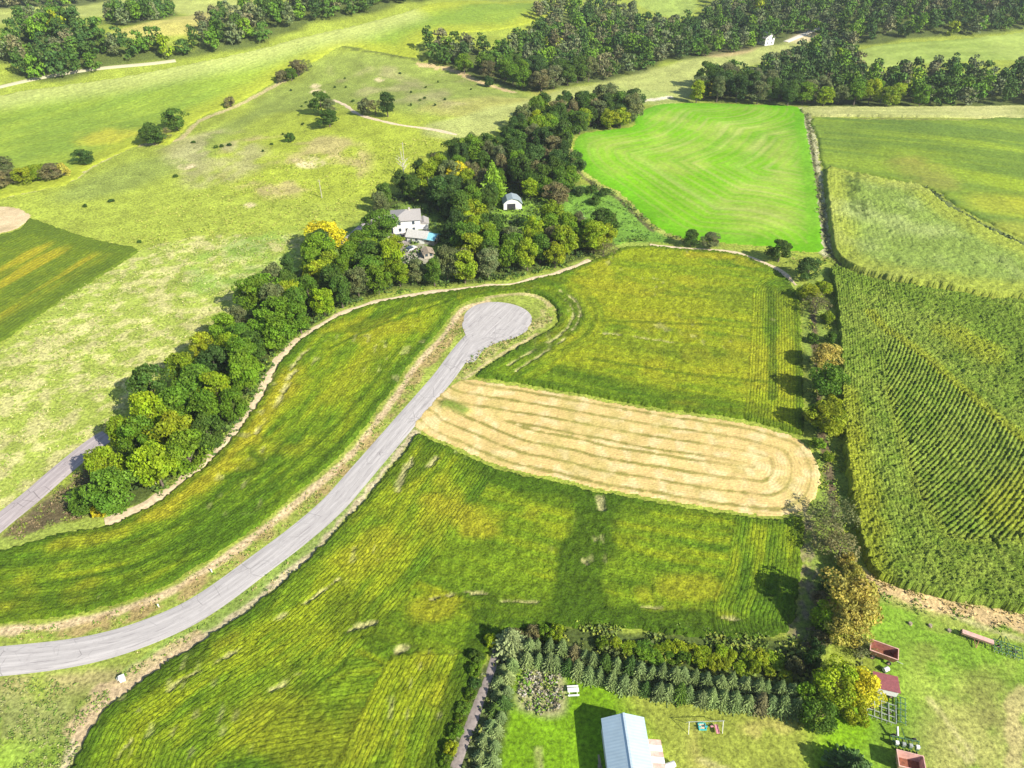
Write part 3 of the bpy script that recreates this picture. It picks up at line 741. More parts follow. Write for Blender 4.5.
def road_mat(name, base, dark, light, width, marks=True):
    m, t, b = nt(name); N = t.nodes.new; L = t.links.new
    b.inputs['Roughness'].default_value = .9; b.inputs['Specular IOR Level'].default_value = .2
    geo = N('ShaderNodeNewGeometry')
    ru = N('ShaderNodeAttribute'); ru.attribute_name = 'ru'; rv = N('ShaderNodeAttribute'); rv.attribute_name = 'rv'
    cb = N('ShaderNodeCombineXYZ')
    q = N('ShaderNodeMath'); q.operation = 'MULTIPLY'; q.inputs[1].default_value = .045; L(rv.outputs['Fac'], q.inputs[0])
    L(ru.outputs['Fac'], cb.inputs[0]); L(q.outputs[0], cb.inputs[1])
    def noise(vec, s, d=4, ro=.6):
        n = N('ShaderNodeTexNoise'); n.inputs['Scale'].default_value = s; n.inputs['Detail'].default_value = d; n.inputs['Roughness'].default_value = ro
        L(vec, n.inputs['Vector']); return n.outputs['Fac']
    def rng(v, a, bb, c, d):
        r = N('ShaderNodeMapRange'); r.inputs['From Min'].default_value = a; r.inputs['From Max'].default_value = bb
        r.inputs['To Min'].default_value = c; r.inputs['To Max'].default_value = d; L(v, r.inputs['Value']); return r.outputs['Result']
    def mix(a, bcol, f):
        mx = N('ShaderNodeMix'); mx.data_type = 'RGBA'; L(f, mx.inputs['Factor'])
        if isinstance(a, tuple): mx.inputs['A'].default_value = (*a, 1)
        else: L(a, mx.inputs['A'])
        mx.inputs['B'].default_value = (*bcol, 1); return mx.outputs['Result']
    def mulx(a, c_):
        q_ = N('ShaderNodeMath'); q_.operation = 'MULTIPLY'; L(a, q_.inputs[0]); L(c_, q_.inputs[1]); return q_.outputs[0]
    st = noise(cb.outputs[0], 1.3, 5, .7)
    c = mix(base, light, rng(st, .46, .60, 0, .9))
    c = mix(c, dark, rng(noise(cb.outputs[0], 2.1, 6, .8), .53, .61, 0, .85))
    c = mix(c, dark, rng(noise(geo.outputs['Position'], .35, 6, .8), .55, .7, 0, .5))
    vo = N('ShaderNodeTexVoronoi'); vo.feature = 'DISTANCE_TO_EDGE'; vo.inputs['Scale'].default_value = .22
    L(geo.outputs['Position'], vo.inputs['Vector'])
    c = mix(c, tuple(x * .55 for x in dark), mulx(rng(vo.outputs['Distance'], .004, .014, .75, 0), rng(noise(geo.outputs['Position'], .12, 3), .50, .58, 0, 1)))
    L(c, b.inputs['Base Color'])
    bp = N('ShaderNodeBump'); bp.inputs['Strength'].default_value = .4; bp.inputs['Distance'].default_value = .05
    L(noise(geo.outputs['Position'], 4), bp.inputs['Height']); L(bp.outputs['Normal'], b.inputs['Normal'])
    return m
mroad = road_mat('weathered_asphalt', (.37, .345, .33), (.25, .23, .225), (.47, .44, .42), 6.6)
mside = road_mat('weathered_side_road', (.34, .295, .29), (.22, .19, .185), (.44, .385, .37), 5.5)

# the road with its turning circle: one outline
Pr = PX(ROAD, 8, False)
B0 = np.array(g1(497, 319.5))
def capw(s, tot, w): return w
road = strip('road', ROAD, 6.3, mroad, off=.10, nac=8)
setting(road)
# turning circle disc
def disc(name, c, r, mat, off, tdir):
    rings = 14; seg = 72; V = []; ru = []; rv = []
    for i in range(rings + 1):
        for k in range(seg):
            a = 2 * math.pi * k / seg
            rr = r * i / rings * (1 + .03 * math.sin(3 * a + 1))
            x = c[0] + rr * math.cos(a); y = c[1] + rr * math.sin(a)
            V.append((x, y, float(terrain(x, y)) + off - (.08 if i == rings else 0)))
            ru.append(rr * math.cos(a - tdir + math.pi / 2)); rv.append(rr * math.sin(a - tdir + math.pi / 2) * .999)
    Fq = [(i * seg + k, (i + 1) * seg + k, (i + 1) * seg + (k + 1) % seg, i * seg + (k + 1) % seg) for i in range(rings) for k in range(seg)]
    return link(name, mk_mesh(name, V, Fq, mat, None, {'ru': ru, 'rv': rv}, True))
d_ = Pr[-1] - Pr[-6]
edge = G([(463, 318), (531, 319)])
rb = np.linalg.norm(edge[1] - edge[0]) / 2
setting(disc('turning_circle', B0, rb, mroad, .112, math.atan2(d_[1], d_[0])))
# flare where the circle meets the road
FL = G([(474, 345), (466, 336), (463, 322), (480, 320), (505, 322), (528, 328), (515, 338), (500, 342), (484, 350), (474, 362), (462, 361)])
cc = FL.mean(0)
V = [(cc[0], cc[1], float(terrain(*cc)) + .104)] + [(p[0], p[1], float(terrain(*p)) + .104) for p in smooth(FL, 5, True)]
k = len(V) - 1
setting(link('road_flare', mk_mesh('road_flare', V, [(0, 1 + i, 1 + (i + 1) % k) for i in range(k)], mroad, None, {'ru': [v[0] * .7 - v[1] * .7 for v in V], 'rv': [v[0] * .7 + v[1] * .7 for v in V]})))
setting(strip('side_road', SIDE[:6], 5.6, mside, off=.09, nac=6))
setting(strip('farm_drive', SIDE[13:], 4.0, mside, off=.09, nac=6))

mdirt = plain('dry_dirt', (.56, .45, .29), .95, var=.25, scale=1.2, bump=.4)
mtrack = plain('dark_track_dirt', (.20, .15, .10), .95, var=.4, scale=1.5, bump=.5)
mgrav = plain('grey_path_gravel', (.25, .21, .19), .95, var=.25, scale=1.5, bump=.4)
off2 = [(x, y) for x, y in TRACK_BELT]
setting(strip('dirt_track', TRACK_BELT[4:16], 2.6, mdirt, off=.12, nac=4, wob=.45))
setting(strip('dirt_track', TRACK_BELT[15:27], 1.9, mdirt, off=.12, nac=4, wob=.55, seed=9))
setting(strip('dirt_track', TRACK_BELT[29:], 1.8, mdirt, off=.12, nac=4, wob=.55, seed=19))
setting(strip('pasture_track', [(333, 100), (345, 105), (356, 113), (370, 118), (400, 125), (430, 129), (458, 135)], 2.2, mdirt, off=.15, nac=4, wob=.35, seed=11))
setting(strip('gravel_lane', [(-60, 102), (0, 87), (45, 77), (95, 69), (150, 64), (180, 60)], 3.2, plain('pale_lane_gravel', (.42, .39, .25), .95, var=.12), off=.3, step=3, nac=3, seed=12))
setting(strip('gravel_lane', [(786, 42), (800, 36), (818, 28), (830, 20)], 5, plain('pale_lane_gravel', (.66, .60, .50), .95, var=.12), off=.3, step=3, nac=3, seed=12))
setting(strip('garden_path', [(500, 642), (492, 668), (480, 700), (467, 735), (455, 768), (440, 815)], 1.7, mgrav, off=.10, nac=4, wob=.15, seed=13))
setting(strip('sand_patch', [(501, 636), (499, 650)], 2.2, mdirt, off=.14, nac=4, wob=.4, seed=14))

# ------------------------------------------------------------------ trees
def leaf_mat(name, trans=.38):
    m, t, b = nt(name); N = t.nodes.new; L = t.links.new
    oi = N('ShaderNodeObjectInfo'); at = N('ShaderNodeAttribute'); at.attribute_name = 'Col'
    mx = N('ShaderNodeVectorMath'); mx.operation = 'MULTIPLY'
    L(oi.outputs['Color'], mx.inputs[0]); L(at.outputs['Color'], mx.inputs[1])
    L(mx.outputs['Vector'], b.inputs['Base Color'])
    b.inputs['Roughness'].default_value = .6; b.inputs['Specular IOR Level'].default_value = .25
    tr = N('ShaderNodeBsdfTranslucent'); L(mx.outputs['Vector'], tr.inputs['Color'])
    ms_ = N('ShaderNodeMixShader'); ms_.inputs[0].default_value = trans
    L(b.outputs[0], ms_.inputs[1]); L(tr.outputs[0], ms_.inputs[2])
    L(ms_.outputs[0], t.nodes['Material Output'].inputs['Surface'])
    return m
mleaf = leaf_mat('foliage'); mneed = leaf_mat('needles', .1)
def vleaf_mat(name):
    m, t, b = nt(name); at = t.nodes.new('ShaderNodeAttribute'); at.attribute_name = 'Col'
    n = t.nodes.new('ShaderNodeTexNoise'); n.inputs['Scale'].default_value = .6
    g = t.nodes.new('ShaderNodeNewGeometry'); t.links.new(g.outputs['Position'], n.inputs['Vector'])
    r = t.nodes.new('ShaderNodeMapRange'); r.inputs['To Min'].default_value = .7; r.inputs['To Max'].default_value = 1.3; t.links.new(n.outputs['Fac'], r.inputs['Value'])
    s = t.nodes.new('ShaderNodeVectorMath'); s.operation = 'SCALE'
    t.links.new(at.outputs['Color'], s.inputs[0]); t.links.new(r.outputs['Result'], s.inputs['Scale'])
    t.links.new(s.outputs['Vector'], b.inputs['Base Color']); b.inputs['Roughness'].default_value = .7; b.inputs['Specular IOR Level'].default_value = .2
    return m
mvleaf = vleaf_mat('mixed_foliage')
mbark = plain('bark', (.13, .10, .075), .9, var=.3, scale=6, bump=.5)
mdead = plain('bleached_bark', (.55, .50, .44), .9, var=.2, scale=6, bump=.4)

def leaves(centres, normals, size, rng, tint):
    """diamond shaped leaf clumps: returns verts, quads, colours"""
    n = len(centres)
    nr = normals + rng.normal(0, .55, (n, 3)); nr /= np.linalg.norm(nr, axis=1)[:, None] + 1e-9
    a = rng.normal(0, 1, (n, 3)); a -= (a * nr).sum(1)[:, None] * nr; a /= np.linalg.norm(a, axis=1)[:, None] + 1e-9
    b = np.cross(nr, a)
    s = size * rng.uniform(.6, 1.35, n)[:, None]
    V = np.stack([centres + a * s, centres + b * s * .8 + nr * s * .25, centres - a * s, centres - b * s * .8 + nr * s * .2], 1).reshape(-1, 3)
    Q = np.arange(n * 4).reshape(n, 4)
    C = np.repeat(tint, 4, 0)
    return V, Q, C

def crown_arrays(seed, kind='round', nclump=50, per=105, leaf=.056):
    """unit crown: radius about 1 across, z 0..~2"""
    rng = np.random.default_rng(seed)
    cs = []; rs = []
    lob = rng.uniform(.62, 1.22, 7)
    for k in range(nclump):
        ang = rng.uniform(0, 2 * math.pi); zt = rng.uniform(-0.75, 1.0)
        rad = math.sqrt(max(0, 1 - zt * zt * .9)) * rng.uniform(.5, .92) * lob[int(ang / (2 * math.pi) * 7) % 7]
        if kind == 'tall': z = 1.25 + zt * 1.1; rad *= .72
        elif kind == 'low': z = .62 + zt * .55
        else: z = .95 + zt * .85
        cs.append((rad * math.cos(ang), rad * math.sin(ang), z)); rs.append(rng.uniform(.20, .36))
    V = []; Q = []; C = []; o = 0
    for c, r in zip(cs, rs):
        d = rng.normal(0, 1, (per, 3)); d[:, 2] = np.abs(d[:, 2]) * .9 - .25; d /= np.linalg.norm(d, axis=1)[:, None]
        pts = np.array(c) + d * r * rng.uniform(.75, 1.08, per)[:, None] * np.array([1, 1, .85])
        b = rng.uniform(.78, 1.22)
        tint = np.ones((per, 3)) * b * rng.uniform(.75, 1.3, per)[:, None] * np.array([rng.uniform(.90, 1.10), 1, rng.uniform(.85, 1.1)])
        v, q, cc_ = leaves(pts, d, leaf, rng, tint)
        V.append(v); Q.append(q + o); C.append(cc_); o += len(v)
    return np.concatenate(V), np.concatenate(Q), np.concatenate(C)

def tube_arrays(segs, k=6):
    V = []; Q = []
    for (p, q, r0, r1) in segs:
        p = np.array(p, float); q = np.array(q, float); d = q - p; d /= np.linalg.norm(d) + 1e-9
        a = np.cross(d, (0, 0, 1) if abs(d[2]) < .9 else (1, 0, 0)); a /= np.linalg.norm(a); b = np.cross(d, a)
        o = len(V)
        for (c, r) in ((p, r0), (q, r1)):
            for i in range(k):
                t = 2 * math.pi * i / k; V.append(c + r * (a * math.cos(t) + b * math.sin(t)))
        for i in range(k): Q.append((o + i, o + (i + 1) % k, o + k + (i + 1) % k, o + k + i))
    return np.array(V), np.array(Q)

def trunk_arrays(seed, h=1.0, spread=.55):
    rng = np.random.default_rng(seed)
    s = [((0, 0, -.15), (0, 0, h * .35), .085, .06), ((0, 0, h * .35), (.02, .03, h * .8), .06, .035), ((.02, .03, h * .8), (.0, .05, h * 1.3), .035, .012)]
    for i in range(5):
        a = i * 1.257 + rng.uniform(-.4, .4); z = h * rng.uniform(.3, .75); l = spread * rng.uniform(.7, 1.1)
        s.append(((0, 0, z), (l * math.cos(a), l * math.sin(a), z + rng.uniform(.25, .5)), .03, .009))
    return tube_arrays(s)

CR = {}; TR = []
for k in range(6):
    CR['round', k] = mk_mesh('round_crown', *crown_arrays(500 + k)[:2], mleaf, crown_arrays(500 + k)[2])
for k in range(3):
    a = crown_arrays(520 + k, 'tall', 48); CR['tall', k] = mk_mesh('tall_crown', a[0], a[1], mleaf, a[2])
for k in range(3):
    a = crown_arrays(540 + k, 'low', 30, 80, .075); CR['low', k] = mk_mesh('bush_crown', a[0], a[1], mleaf, a[2])
for k in range(2):
    a = crown_arrays(560 + k, 'round', 38, 34, .05); CR['sparse', k] = mk_mesh('sparse_crown', a[0], a[1], mleaf, a[2])
NV = {'round': 6, 'tall': 3, 'low': 3, 'sparse': 2}
for k in range(3):
    v, q = trunk_arrays(600 + k); TR.append(mk_mesh('tree_trunk', v, q, mbark))
v, q = trunk_arrays(606, 1.15, .7)
rng_ = np.random.default_rng(3)
sg = [((0, 0, -.1), (.05, 0, .9), .06, .035), ((.05, 0, .9), (.02, .1, 1.7), .035, .008)]
for i in range(12):
    a = rng_.uniform(0, 6.28); z = rng_.uniform(.4, 1.4); l = rng_.uniform(.3, .7)
    e = (l * math.cos(a), l * math.sin(a), z + rng_.uniform(.2, .6)); sg.append(((.03, 0, z), e, .02, .006))
    for j in range(2):
        sg.append(((e[0] * .6, e[1] * .6, z + (e[2] - z) * .6), (e[0] * .8 + rng_.uniform(-.3, .3), e[1] * .8 + rng_.uniform(-.3, .3), e[2] + rng_.uniform(-.1, .3)), .010, .004))
v, q = tube_arrays(sg, 5); DEAD = mk_mesh('bare_branches', v, q, mdead)

def conifer_arrays(seed):
    rng = np.random.default_rng(seed); V = []; Q = []; C = []
    tiers = 17
    for i in range(tiers):
        t = i / (tiers - 1); z = .06 + t * .92; r = (1 - t) ** .85 * .42 * rng.uniform(.88, 1.1) + .025
        nb = int(16 - 8 * t)
        for j in range(nb):
            a = 2 * math.pi * (j + rng.uniform(-.3, .3)) / nb + i * .7; l = r * rng.uniform(.8, 1.18)
            dx, dy = math.cos(a), math.sin(a); sx, sy = -dy, dx
            b = rng.uniform(.72, 1.3)
            for s_ in range(4):
                f0 = s_ / 4.; f1 = f0 + .26
                w = .085 * (1.15 - f0) * (.45 + .75 * (1 - t)) * rng.uniform(.8, 1.2); tilt = rng.uniform(-.03, .03)
                zz0 = z - l * f0 * .10; zz1 = z - l * f1 * .06
                o = len(V)
                V += [(dx * l * f0, dy * l * f0, zz0 + .012), (dx * l * f1 + sx * w, dy * l * f1 + sy * w, zz1 - .02 + tilt), (dx * l * (f1 + .06), dy * l * (f1 + .06), zz1 + .012), (dx * l * f1 - sx * w, dy * l * f1 - sy * w, zz1 - .02 - tilt)]
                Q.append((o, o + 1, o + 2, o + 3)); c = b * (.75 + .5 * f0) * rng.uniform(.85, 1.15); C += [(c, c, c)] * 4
    return np.array(V), np.array(Q), np.array(C)
CON = []
for k in range(4):
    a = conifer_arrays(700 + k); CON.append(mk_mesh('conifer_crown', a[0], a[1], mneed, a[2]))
v, q = tube_arrays([((0, 0, -.05), (0, 0, .95), .022, .004)]); CTR = mk_mesh('conifer_trunk', v, q, mbark)

PALET = {  # colour word -> list of leaf colours
    'dark green': [(.074, .142, .018), (.090, .165, .018), (.062, .124, .022)],
    'green': [(.135, .250, .014), (.160, .275, .014), (.115, .220, .018)],
    'yellow-green': [(.27, .37, .012), (.235, .335, .014), (.31, .38, .014)],
    'grey-green': [(.165, .200, .070), (.180, .210, .080), (.145, .185, .060)],
    'brownish': [(.215, .200, .080), (.195, .188, .075), (.175, .172, .065)],
    'golden yellow': [(.64, .57, .02), (.58, .54, .025)],
    'orange-tan': [(.48, .41, .08), (.42, .39, .07)],
}
TREES = []
def vary(c, a=.12):
    k = random.uniform(1 - a * 1.5, 1 + a * 1.3)
    return tuple(max(.005, x * k * random.uniform(1 - a * .3, 1 + a * .3)) for x in c)
def tree(x, y, r, hgt, word, shape='round', zone_='', name='deciduous_tree', cat='tree', group=None, label=None, z=None):
    root = bpy.data.objects.new(name, None); COL.objects.link(root)
    zz = float(terrain(x, y)) if z is None else z
    root.location = (x, y, zz); root.rotation_euler = (0, 0, random.uniform(0, 6.28)); root.empty_display_size = .5
    if shape == 'conifer':
        cr = link('crown', random.choice(CON), root); cr.scale = (r * 2.9, r * 2.9, hgt)
        tk = link('trunk', CTR, root); tk.scale = (hgt, hgt, hgt)
        root.rotation_euler = (random.uniform(-.06, .06), random.uniform(-.06, .06), random.uniform(0, 6.28))
    elif shape == 'dead':
        tk = link('trunk', DEAD, root); tk.scale = (hgt / 1.9,) * 3
        cr = None
    else:
        low = shape == 'low'
        cr = link('crown', CR[shape, random.randrange(NV[shape])], root)
        zh = {'round': 1.95, 'tall': 2.5, 'low': 1.25, 'sparse': 1.95}[shape]
        base = 0 if low else hgt * .08
        cr.scale = (r, r * random.uniform(.9, 1.1), (hgt - base) / zh); cr.location = (0, 0, base)
        tk = link('trunk', random.choice(TR), root); tk.scale = (r * .9, r * .9, hgt * (.5 if not low else .4))
    if cr is not None: cr.color = (*vary(random.choice(PALET[word])), 1)
    root['category'] = cat
    if group: root['group'] = group
    TREES.append(dict(o=root, x=x, y=y, z=zz, r=r, h=hgt, word=word, shape=shape, zone=zone_, label=label, cat=cat))
    return root

def scatter(polys, dmin, excl=(), jit=1.0, bounds=None, seed=1, pxpoly=True, dfun=None, limit=6000):
    rg = random.Random(seed); out = []
    cell = {}
    for poly in polys:
        P = PX(poly, 3); x0, y0 = P.min(0); x1, y1 = P.max(0)
        area = (x1 - x0) * (y1 - y0)
        n = int(min(90000, area / (dmin * dmin) * 7))
        c = np.array([(rg.uniform(x0, x1), rg.uniform(y0, y1)) for _ in range(n)])
        ok = inpoly(c[:, 0], c[:, 1], P)
        for E in excl: ok &= ~inpoly(c[:, 0], c[:, 1], E)
        px_, py_ = proj(c[:, 0], c[:, 1], terrain(c[:, 0], c[:, 1]))
        ok &= (px_ > -90) & (px_ < 1110) & (py_ > -45)
        for x, y in c[ok]:
            d = dmin if dfun is None else dfun(x, y)
            i, j = int(x // dmin), int(y // dmin); bad = False
            R_ = int(math.ceil(d / dmin))
            for a in range(i - R_, i + R_ + 1):
                for b in range(j - R_, j + R_ + 1):
                    for (u, w) in cell.get((a, b), ()):
                        if (u - x) ** 2 + (w - y) ** 2 < d * d: bad = True; break
                    if bad: break
                if bad: break
            if not bad:
                cell.setdefault((i, j), []).append((x, y)); out.append((float(x), float(y)))
    return out

def wchoice(d):
    k = random.random() * sum(d.values())
    for a, b in d.items():
        k -= b
        if k <= 0: return a
    return a

EX = [PX(c, 3) for c in CLEAR]
side_w = PX(SIDE, 4, False)
def near_side(x, y): return float(pl_dist(np.array([x]), np.array([y]), side_w)[0])

# wooded belt
belt = [p for p in scatter([BELT], 6.0, EX, seed=4) if (near_side(*p) > 3.2 or p[0] > -500)]
def belt_zone(px, py):
    if py > 385: return 'in the belt where the side road ends'
    if px < 262: return 'in the belt beside the curving dirt track'
    if px < 345: return 'in the belt beyond the curving track'
    if py > 243 and px < 470: return 'between the farmhouse and the track'
    if py > 232 and px >= 470: return 'below the small metal shed'
    if px < 470: return 'in the woods above the farmhouse'
    if py < 165: return 'in the woods beside the bright field'
    return 'in the woods around the metal shed'
bedge = PX(TRACK_BELT[4:28], 3, False)
for (x, y) in belt:
    px, py = proj(x, y, float(terrain(x, y)))
    if px < 112 and py > 456: continue
    zn = belt_zone(px, py)
    if py > 360: pal = {'green': 6, 'yellow-green': 3, 'dark green': 1.5}
    elif px < 345: pal = {'green': 3.5, 'yellow-green': 1.3, 'dark green': 3, 'grey-green': 1.8}
    elif py > 215: pal = {'green': 3, 'yellow-green': 3, 'dark green': 2, 'grey-green': 1.5, 'brownish': .5}
    else: pal = {'dark green': 5.5, 'green': 2, 'grey-green': 1.4, 'yellow-green': .9, 'brownish': .9}
    w = wchoice(pal)
    r = random.uniform(2.9, 5.7); h = 6.2 + r * random.uniform(.7, 1.5)
    if random.random() < .012:
        tree(x, y, 2, random.uniform(7, 10), 'brownish', 'dead', zn, 'dead_tree', 'bare tree', 'bare trees of the wooded belt'); continue
    tree(x, y, r, h, w, random.choice(['round', 'round', 'tall', 'round']), zn, group='trees of the wooded belt')

# named single trees: px, py of the base, radius, height, colour, shape, label
SINGLE = [
    (92, 507, 4.2, 6.0, 'green', 'round', 'round green tree on dark weedy ground beside the end of the side road', 'tree'),
    (100, 516, 2.0, 3.0, 'golden yellow', 'low', 'small lemon yellow shrub below the round green tree at the side road', 'shrub'),
    (327, 250, 7.0, 10.5, 'golden yellow', 'round', 'golden yellow tree left of the farmhouse driveway', 'tree'),
    (382, 240, 6.8, 11, 'green', 'round', 'big round green tree immediately left of the white farmhouse', 'tree'),
    (361, 248, 4.6, 6.5, 'green', 'round', 'low dark green tree between the golden tree and the farmhouse', 'tree'),
    (396, 250, 3.6, 5.5, 'yellow-green', 'round', 'small yellow-green tree in front of the farmhouse yard', 'tree'),
    (464, 236, 5.4, 9.0, 'yellow-green', 'round', 'large lime green tree right of the blue roofed outbuilding', 'tree'),
    (470, 222, 5.6, 9.5, 'yellow-green', 'round', 'lime green tree left of the grassy glade by the metal shed', 'tree'),
    (446, 216, 3.6, 6.0, 'yellow-green', 'round', 'small bushy yellow-green tree just right of the farmhouse roof', 'tree'),
    (457, 188, 5.6, 11, 'golden yellow', 'round', 'yellow-leaved tree in dark woods above the farmhouse', 'tree'),
    (494, 200, 5.2, 17, 'green', 'conifer', 'tall pointed evergreen beside the small metal shed', 'conifer'),
    (530, 200, 4.2, 9, 'yellow-green', 'tall', 'slim yellow-green tree just right of the metal shed', 'tree'),
    (556, 205, 5, 9, 'brownish', 'round', 'brownish thin tree at the glade edge right of the shed', 'tree'),
    (603, 256, 4.5, 6.0, 'brownish', 'sparse', 'thin reddish brown tree at the right tip of the belt', 'tree'),
    (589, 238, 2, 9, 'brownish', 'dead', 'bleached dead tree standing over the grassy glade', 'dead tree'),
    (404, 176, 2, 10, 'brownish', 'dead', 'pale bare tree in the woods above the farmhouse', 'dead tree'),
    (156, 484, 2, 5, 'brownish', 'dead', 'pale bare tree at the lower edge of the wooded belt', 'dead tree'),
    (620, 128, 5.2, 10, 'yellow-green', 'round', 'yellow-green tree at the top left corner of the bright field', 'tree'),
    (610, 130, 4.6, 9, 'yellow-green', 'round', 'smaller yellow-green tree left of the bright field corner', 'tree'),
    (690, 247, 3.5, 6.8, 'dark green', 'tall', 'left of two small dark trees on the bright field lower edge', 'tree'),
    (709, 248, 3.4, 5.8, 'grey-green', 'round', 'right of two small trees on the bright field lower edge', 'tree'),
    (778, 262, 4.2, 8, 'dark green', 'round', 'dark green tree at the lower right corner of bright field', 'tree'),
    (806, 279, 4.9, 7.5, 'dark green', 'round', 'broad blackish green tree at top of the right hedgerow', 'tree'),
    (807, 300, 3.6, 5.5, 'yellow-green', 'round', 'small yellow-green tree under the blackish hedgerow tree', 'tree'),
    (814, 313, 4.5, 6.5, 'brownish', 'sparse', 'brown and yellow thin tree in the hedgerow beside the corn', 'tree'),
    (822, 294, 2.8, 4.0, 'yellow-green', 'low', 'bright yellow-green shrub at the top corner of the cornfield', 'shrub'),
    (823, 368, 4.3, 7.5, 'orange-tan', 'round', 'orange tinted tree halfway down the right hedgerow', 'tree'),
    (822, 396, 5.0, 9.5, 'green', 'round', 'full green tree below the orange hedgerow tree', 'tree'),
    (822, 430, 4.6, 8.0, 'yellow-green', 'round', 'yellow-green tree nearest the rounded end of the stubble', 'tree'),
    (812, 424, 2.8, 5.0, 'green', 'low', 'green bush at the soybean corner left of the hedgerow', 'shrub'),
    (830, 522, 4.6, 6.6, 'grey-green', 'sparse', 'grey-green thin tree beside the stubble strip end', 'tree'),
    (826, 545, 4.2, 6.0, 'brownish', 'sparse', 'brown bare-looking tree below the grey-green hedgerow tree', 'tree'),
    (838, 556, 4.2, 5.5, 'brownish', 'sparse', 'brown brushy tree against the cornfield lower corner', 'tree'),
    (838, 620, 5.4, 11.0, 'orange-tan', 'round', 'tall orange and gold tree above the machinery yard', 'tree'),
    (843, 640, 3.8, 8.0, 'orange-tan', 'round', 'second orange-gold tree, just below the tallest gold one', 'tree'),
    (828, 628, 3.4, 6.5, 'yellow-green', 'round', 'yellow-green tree tucked left of the orange-gold trees', 'tree'),
    (861, 652, 2.3, 3.0, 'grey-green', 'sparse', 'grey leafless-looking bush left of the upper red wagon', 'shrub'),
    (827, 695, 4.0, 7.5, 'yellow-green', 'round', 'leafy yellow-green tree at the right end of the conifer row', 'tree'),
    (857, 701, 3.3, 6.6, 'golden yellow', 'round', 'yellow tree leaning over the covered red wagon', 'tree'),
    (850, 716, 2.4, 4.0, 'yellow-green', 'low', 'yellow-green bush below the yellow tree by the wagons', 'shrub'),
    (812, 722, 3.1, 5.8, 'green', 'round', 'green tree on the lawn edge at the end of conifers', 'tree'),
    (804, 700, 2.2, 4.2, 'green', 'low', 'green bush beside the last conifer of the row', 'shrub'),
    (848, 776, 3.3, 6.2, 'dark green', 'conifer', 'lone dark spruce on the lawn near the red wagon', 'conifer'),
    (511, 650, 2.9, 6.5, 'grey-green', 'conifer', 'single larger spruce at the top of the garden path', 'conifer'),
    (155, 145, 6.0, 10, 'dark green', 'round', 'dark round tree on the fence line of the ridge field', 'tree'),
    (178, 131, 6.0, 11, 'dark green', 'round', 'right tree of the dark pair on the ridge fence line', 'tree'),
    (166, 140, 3.5, 6, 'brownish', 'sparse', 'brown thin tree between the dark pair on the ridge', 'tree'),
    (86, 165, 4.2, 7, 'dark green', 'round', 'lone dark tree right of the brushy clump on the left', 'tree'),
    (231, 107, 3.2, 5, 'brownish', 'low', 'reddish brown bush on the ridge fence line', 'shrub'),
    (284, 82, 4.0, 6, 'brownish', 'low', 'left brown bush of the clump on the ridge field edge', 'shrub'),
    (292, 81, 4.0, 7, 'green', 'round', 'green middle tree of the clump on the ridge field edge', 'tree'),
    (299, 76, 4.5, 9, 'brownish', 'round', 'tallest tan tree of the clump on the ridge field edge', 'tree'),
    (307, 71, 3.6, 7, 'grey-green', 'sparse', 'grey right tree of the clump on the ridge field edge', 'tree'),
    (322, 114, 6.0, 11, 'dark green', 'round', 'tall dark tree at the head of the pasture track', 'tree'),
    (331, 116, 4.2, 9, 'grey-green', 'tall', 'grey-green tree behind the tall dark pasture tree', 'tree'),
    (330, 127, 5.2, 8, 'dark green', 'round', 'lower dark tree below the pasture track head', 'tree'),
    (388, 117, 4.6, 12, 'dark green', 'tall', 'upright dark evergreen-like tree on the pasture slope', 'tree'),
    (376, 115, 4.2, 8, 'brownish', 'sparse', 'bare grey tree left of the upright dark pasture tree', 'tree'),
    (366, 114, 4.2, 7, 'grey-green', 'low', 'grey-green bush above the pasture track', 'shrub'),
    (291, 142, 2.4, 4.0, 'dark green', 'low', 'round dark bush alone in the pasture below the track', 'shrub'),
    (488, 87, 3.2, 5.5, 'dark green', 'low', 'dark bush under the edge of the upper woods', 'shrub'),
    (696, 103, 5.0, 12, 'yellow-green', 'tall', 'yellow-green tree with bare trunk at the valley meadow corner', 'tree'),
    (704, 99, 4.0, 9, 'golden yellow', 'round', 'small yellow tree beside the valley meadow corner', 'tree'),
    (704, 56, 4.0, 6, 'green', 'low', 'lone bush in the upper valley meadow', 'shrub'),
]
for (px, py, r, h, w, sh, lab, cat) in SINGLE:
    x, y = g1(px, py)
    nm = {'shrub': 'shrub', 'dead tree': 'dead_tree', 'conifer': 'conifer'}.get(cat, 'deciduous_tree')
    tree(x, y, r, h, w, sh, 'single', nm, cat, None, lab)
for (px, py, r, h, w) in [(826, 322, 2.2, 3.2, 'yellow-green'), (830, 342, 2.0, 3.0, 'green'), (812, 342, 1.8, 2.6, 'green'), (831, 410, 2.4, 3.8, 'yellow-green'), (833, 432, 2.4, 3.6, 'yellow-green'), (832, 388, 2.2, 3.4, 'yellow-green'), (817, 448, 1.8, 2.6, 'green'), (826, 460, 1.5, 2.0, 'yellow-green'), (846, 566, 2.2, 3.4, 'orange-tan'), (852, 582, 2.4, 4.0, 'orange-tan')]:
    x, y = g1(px, py); tree(x, y, r, h, w, 'low', 'along the right hedgerow', 'shrub', 'shrub', 'shrubs of the right hedgerow')
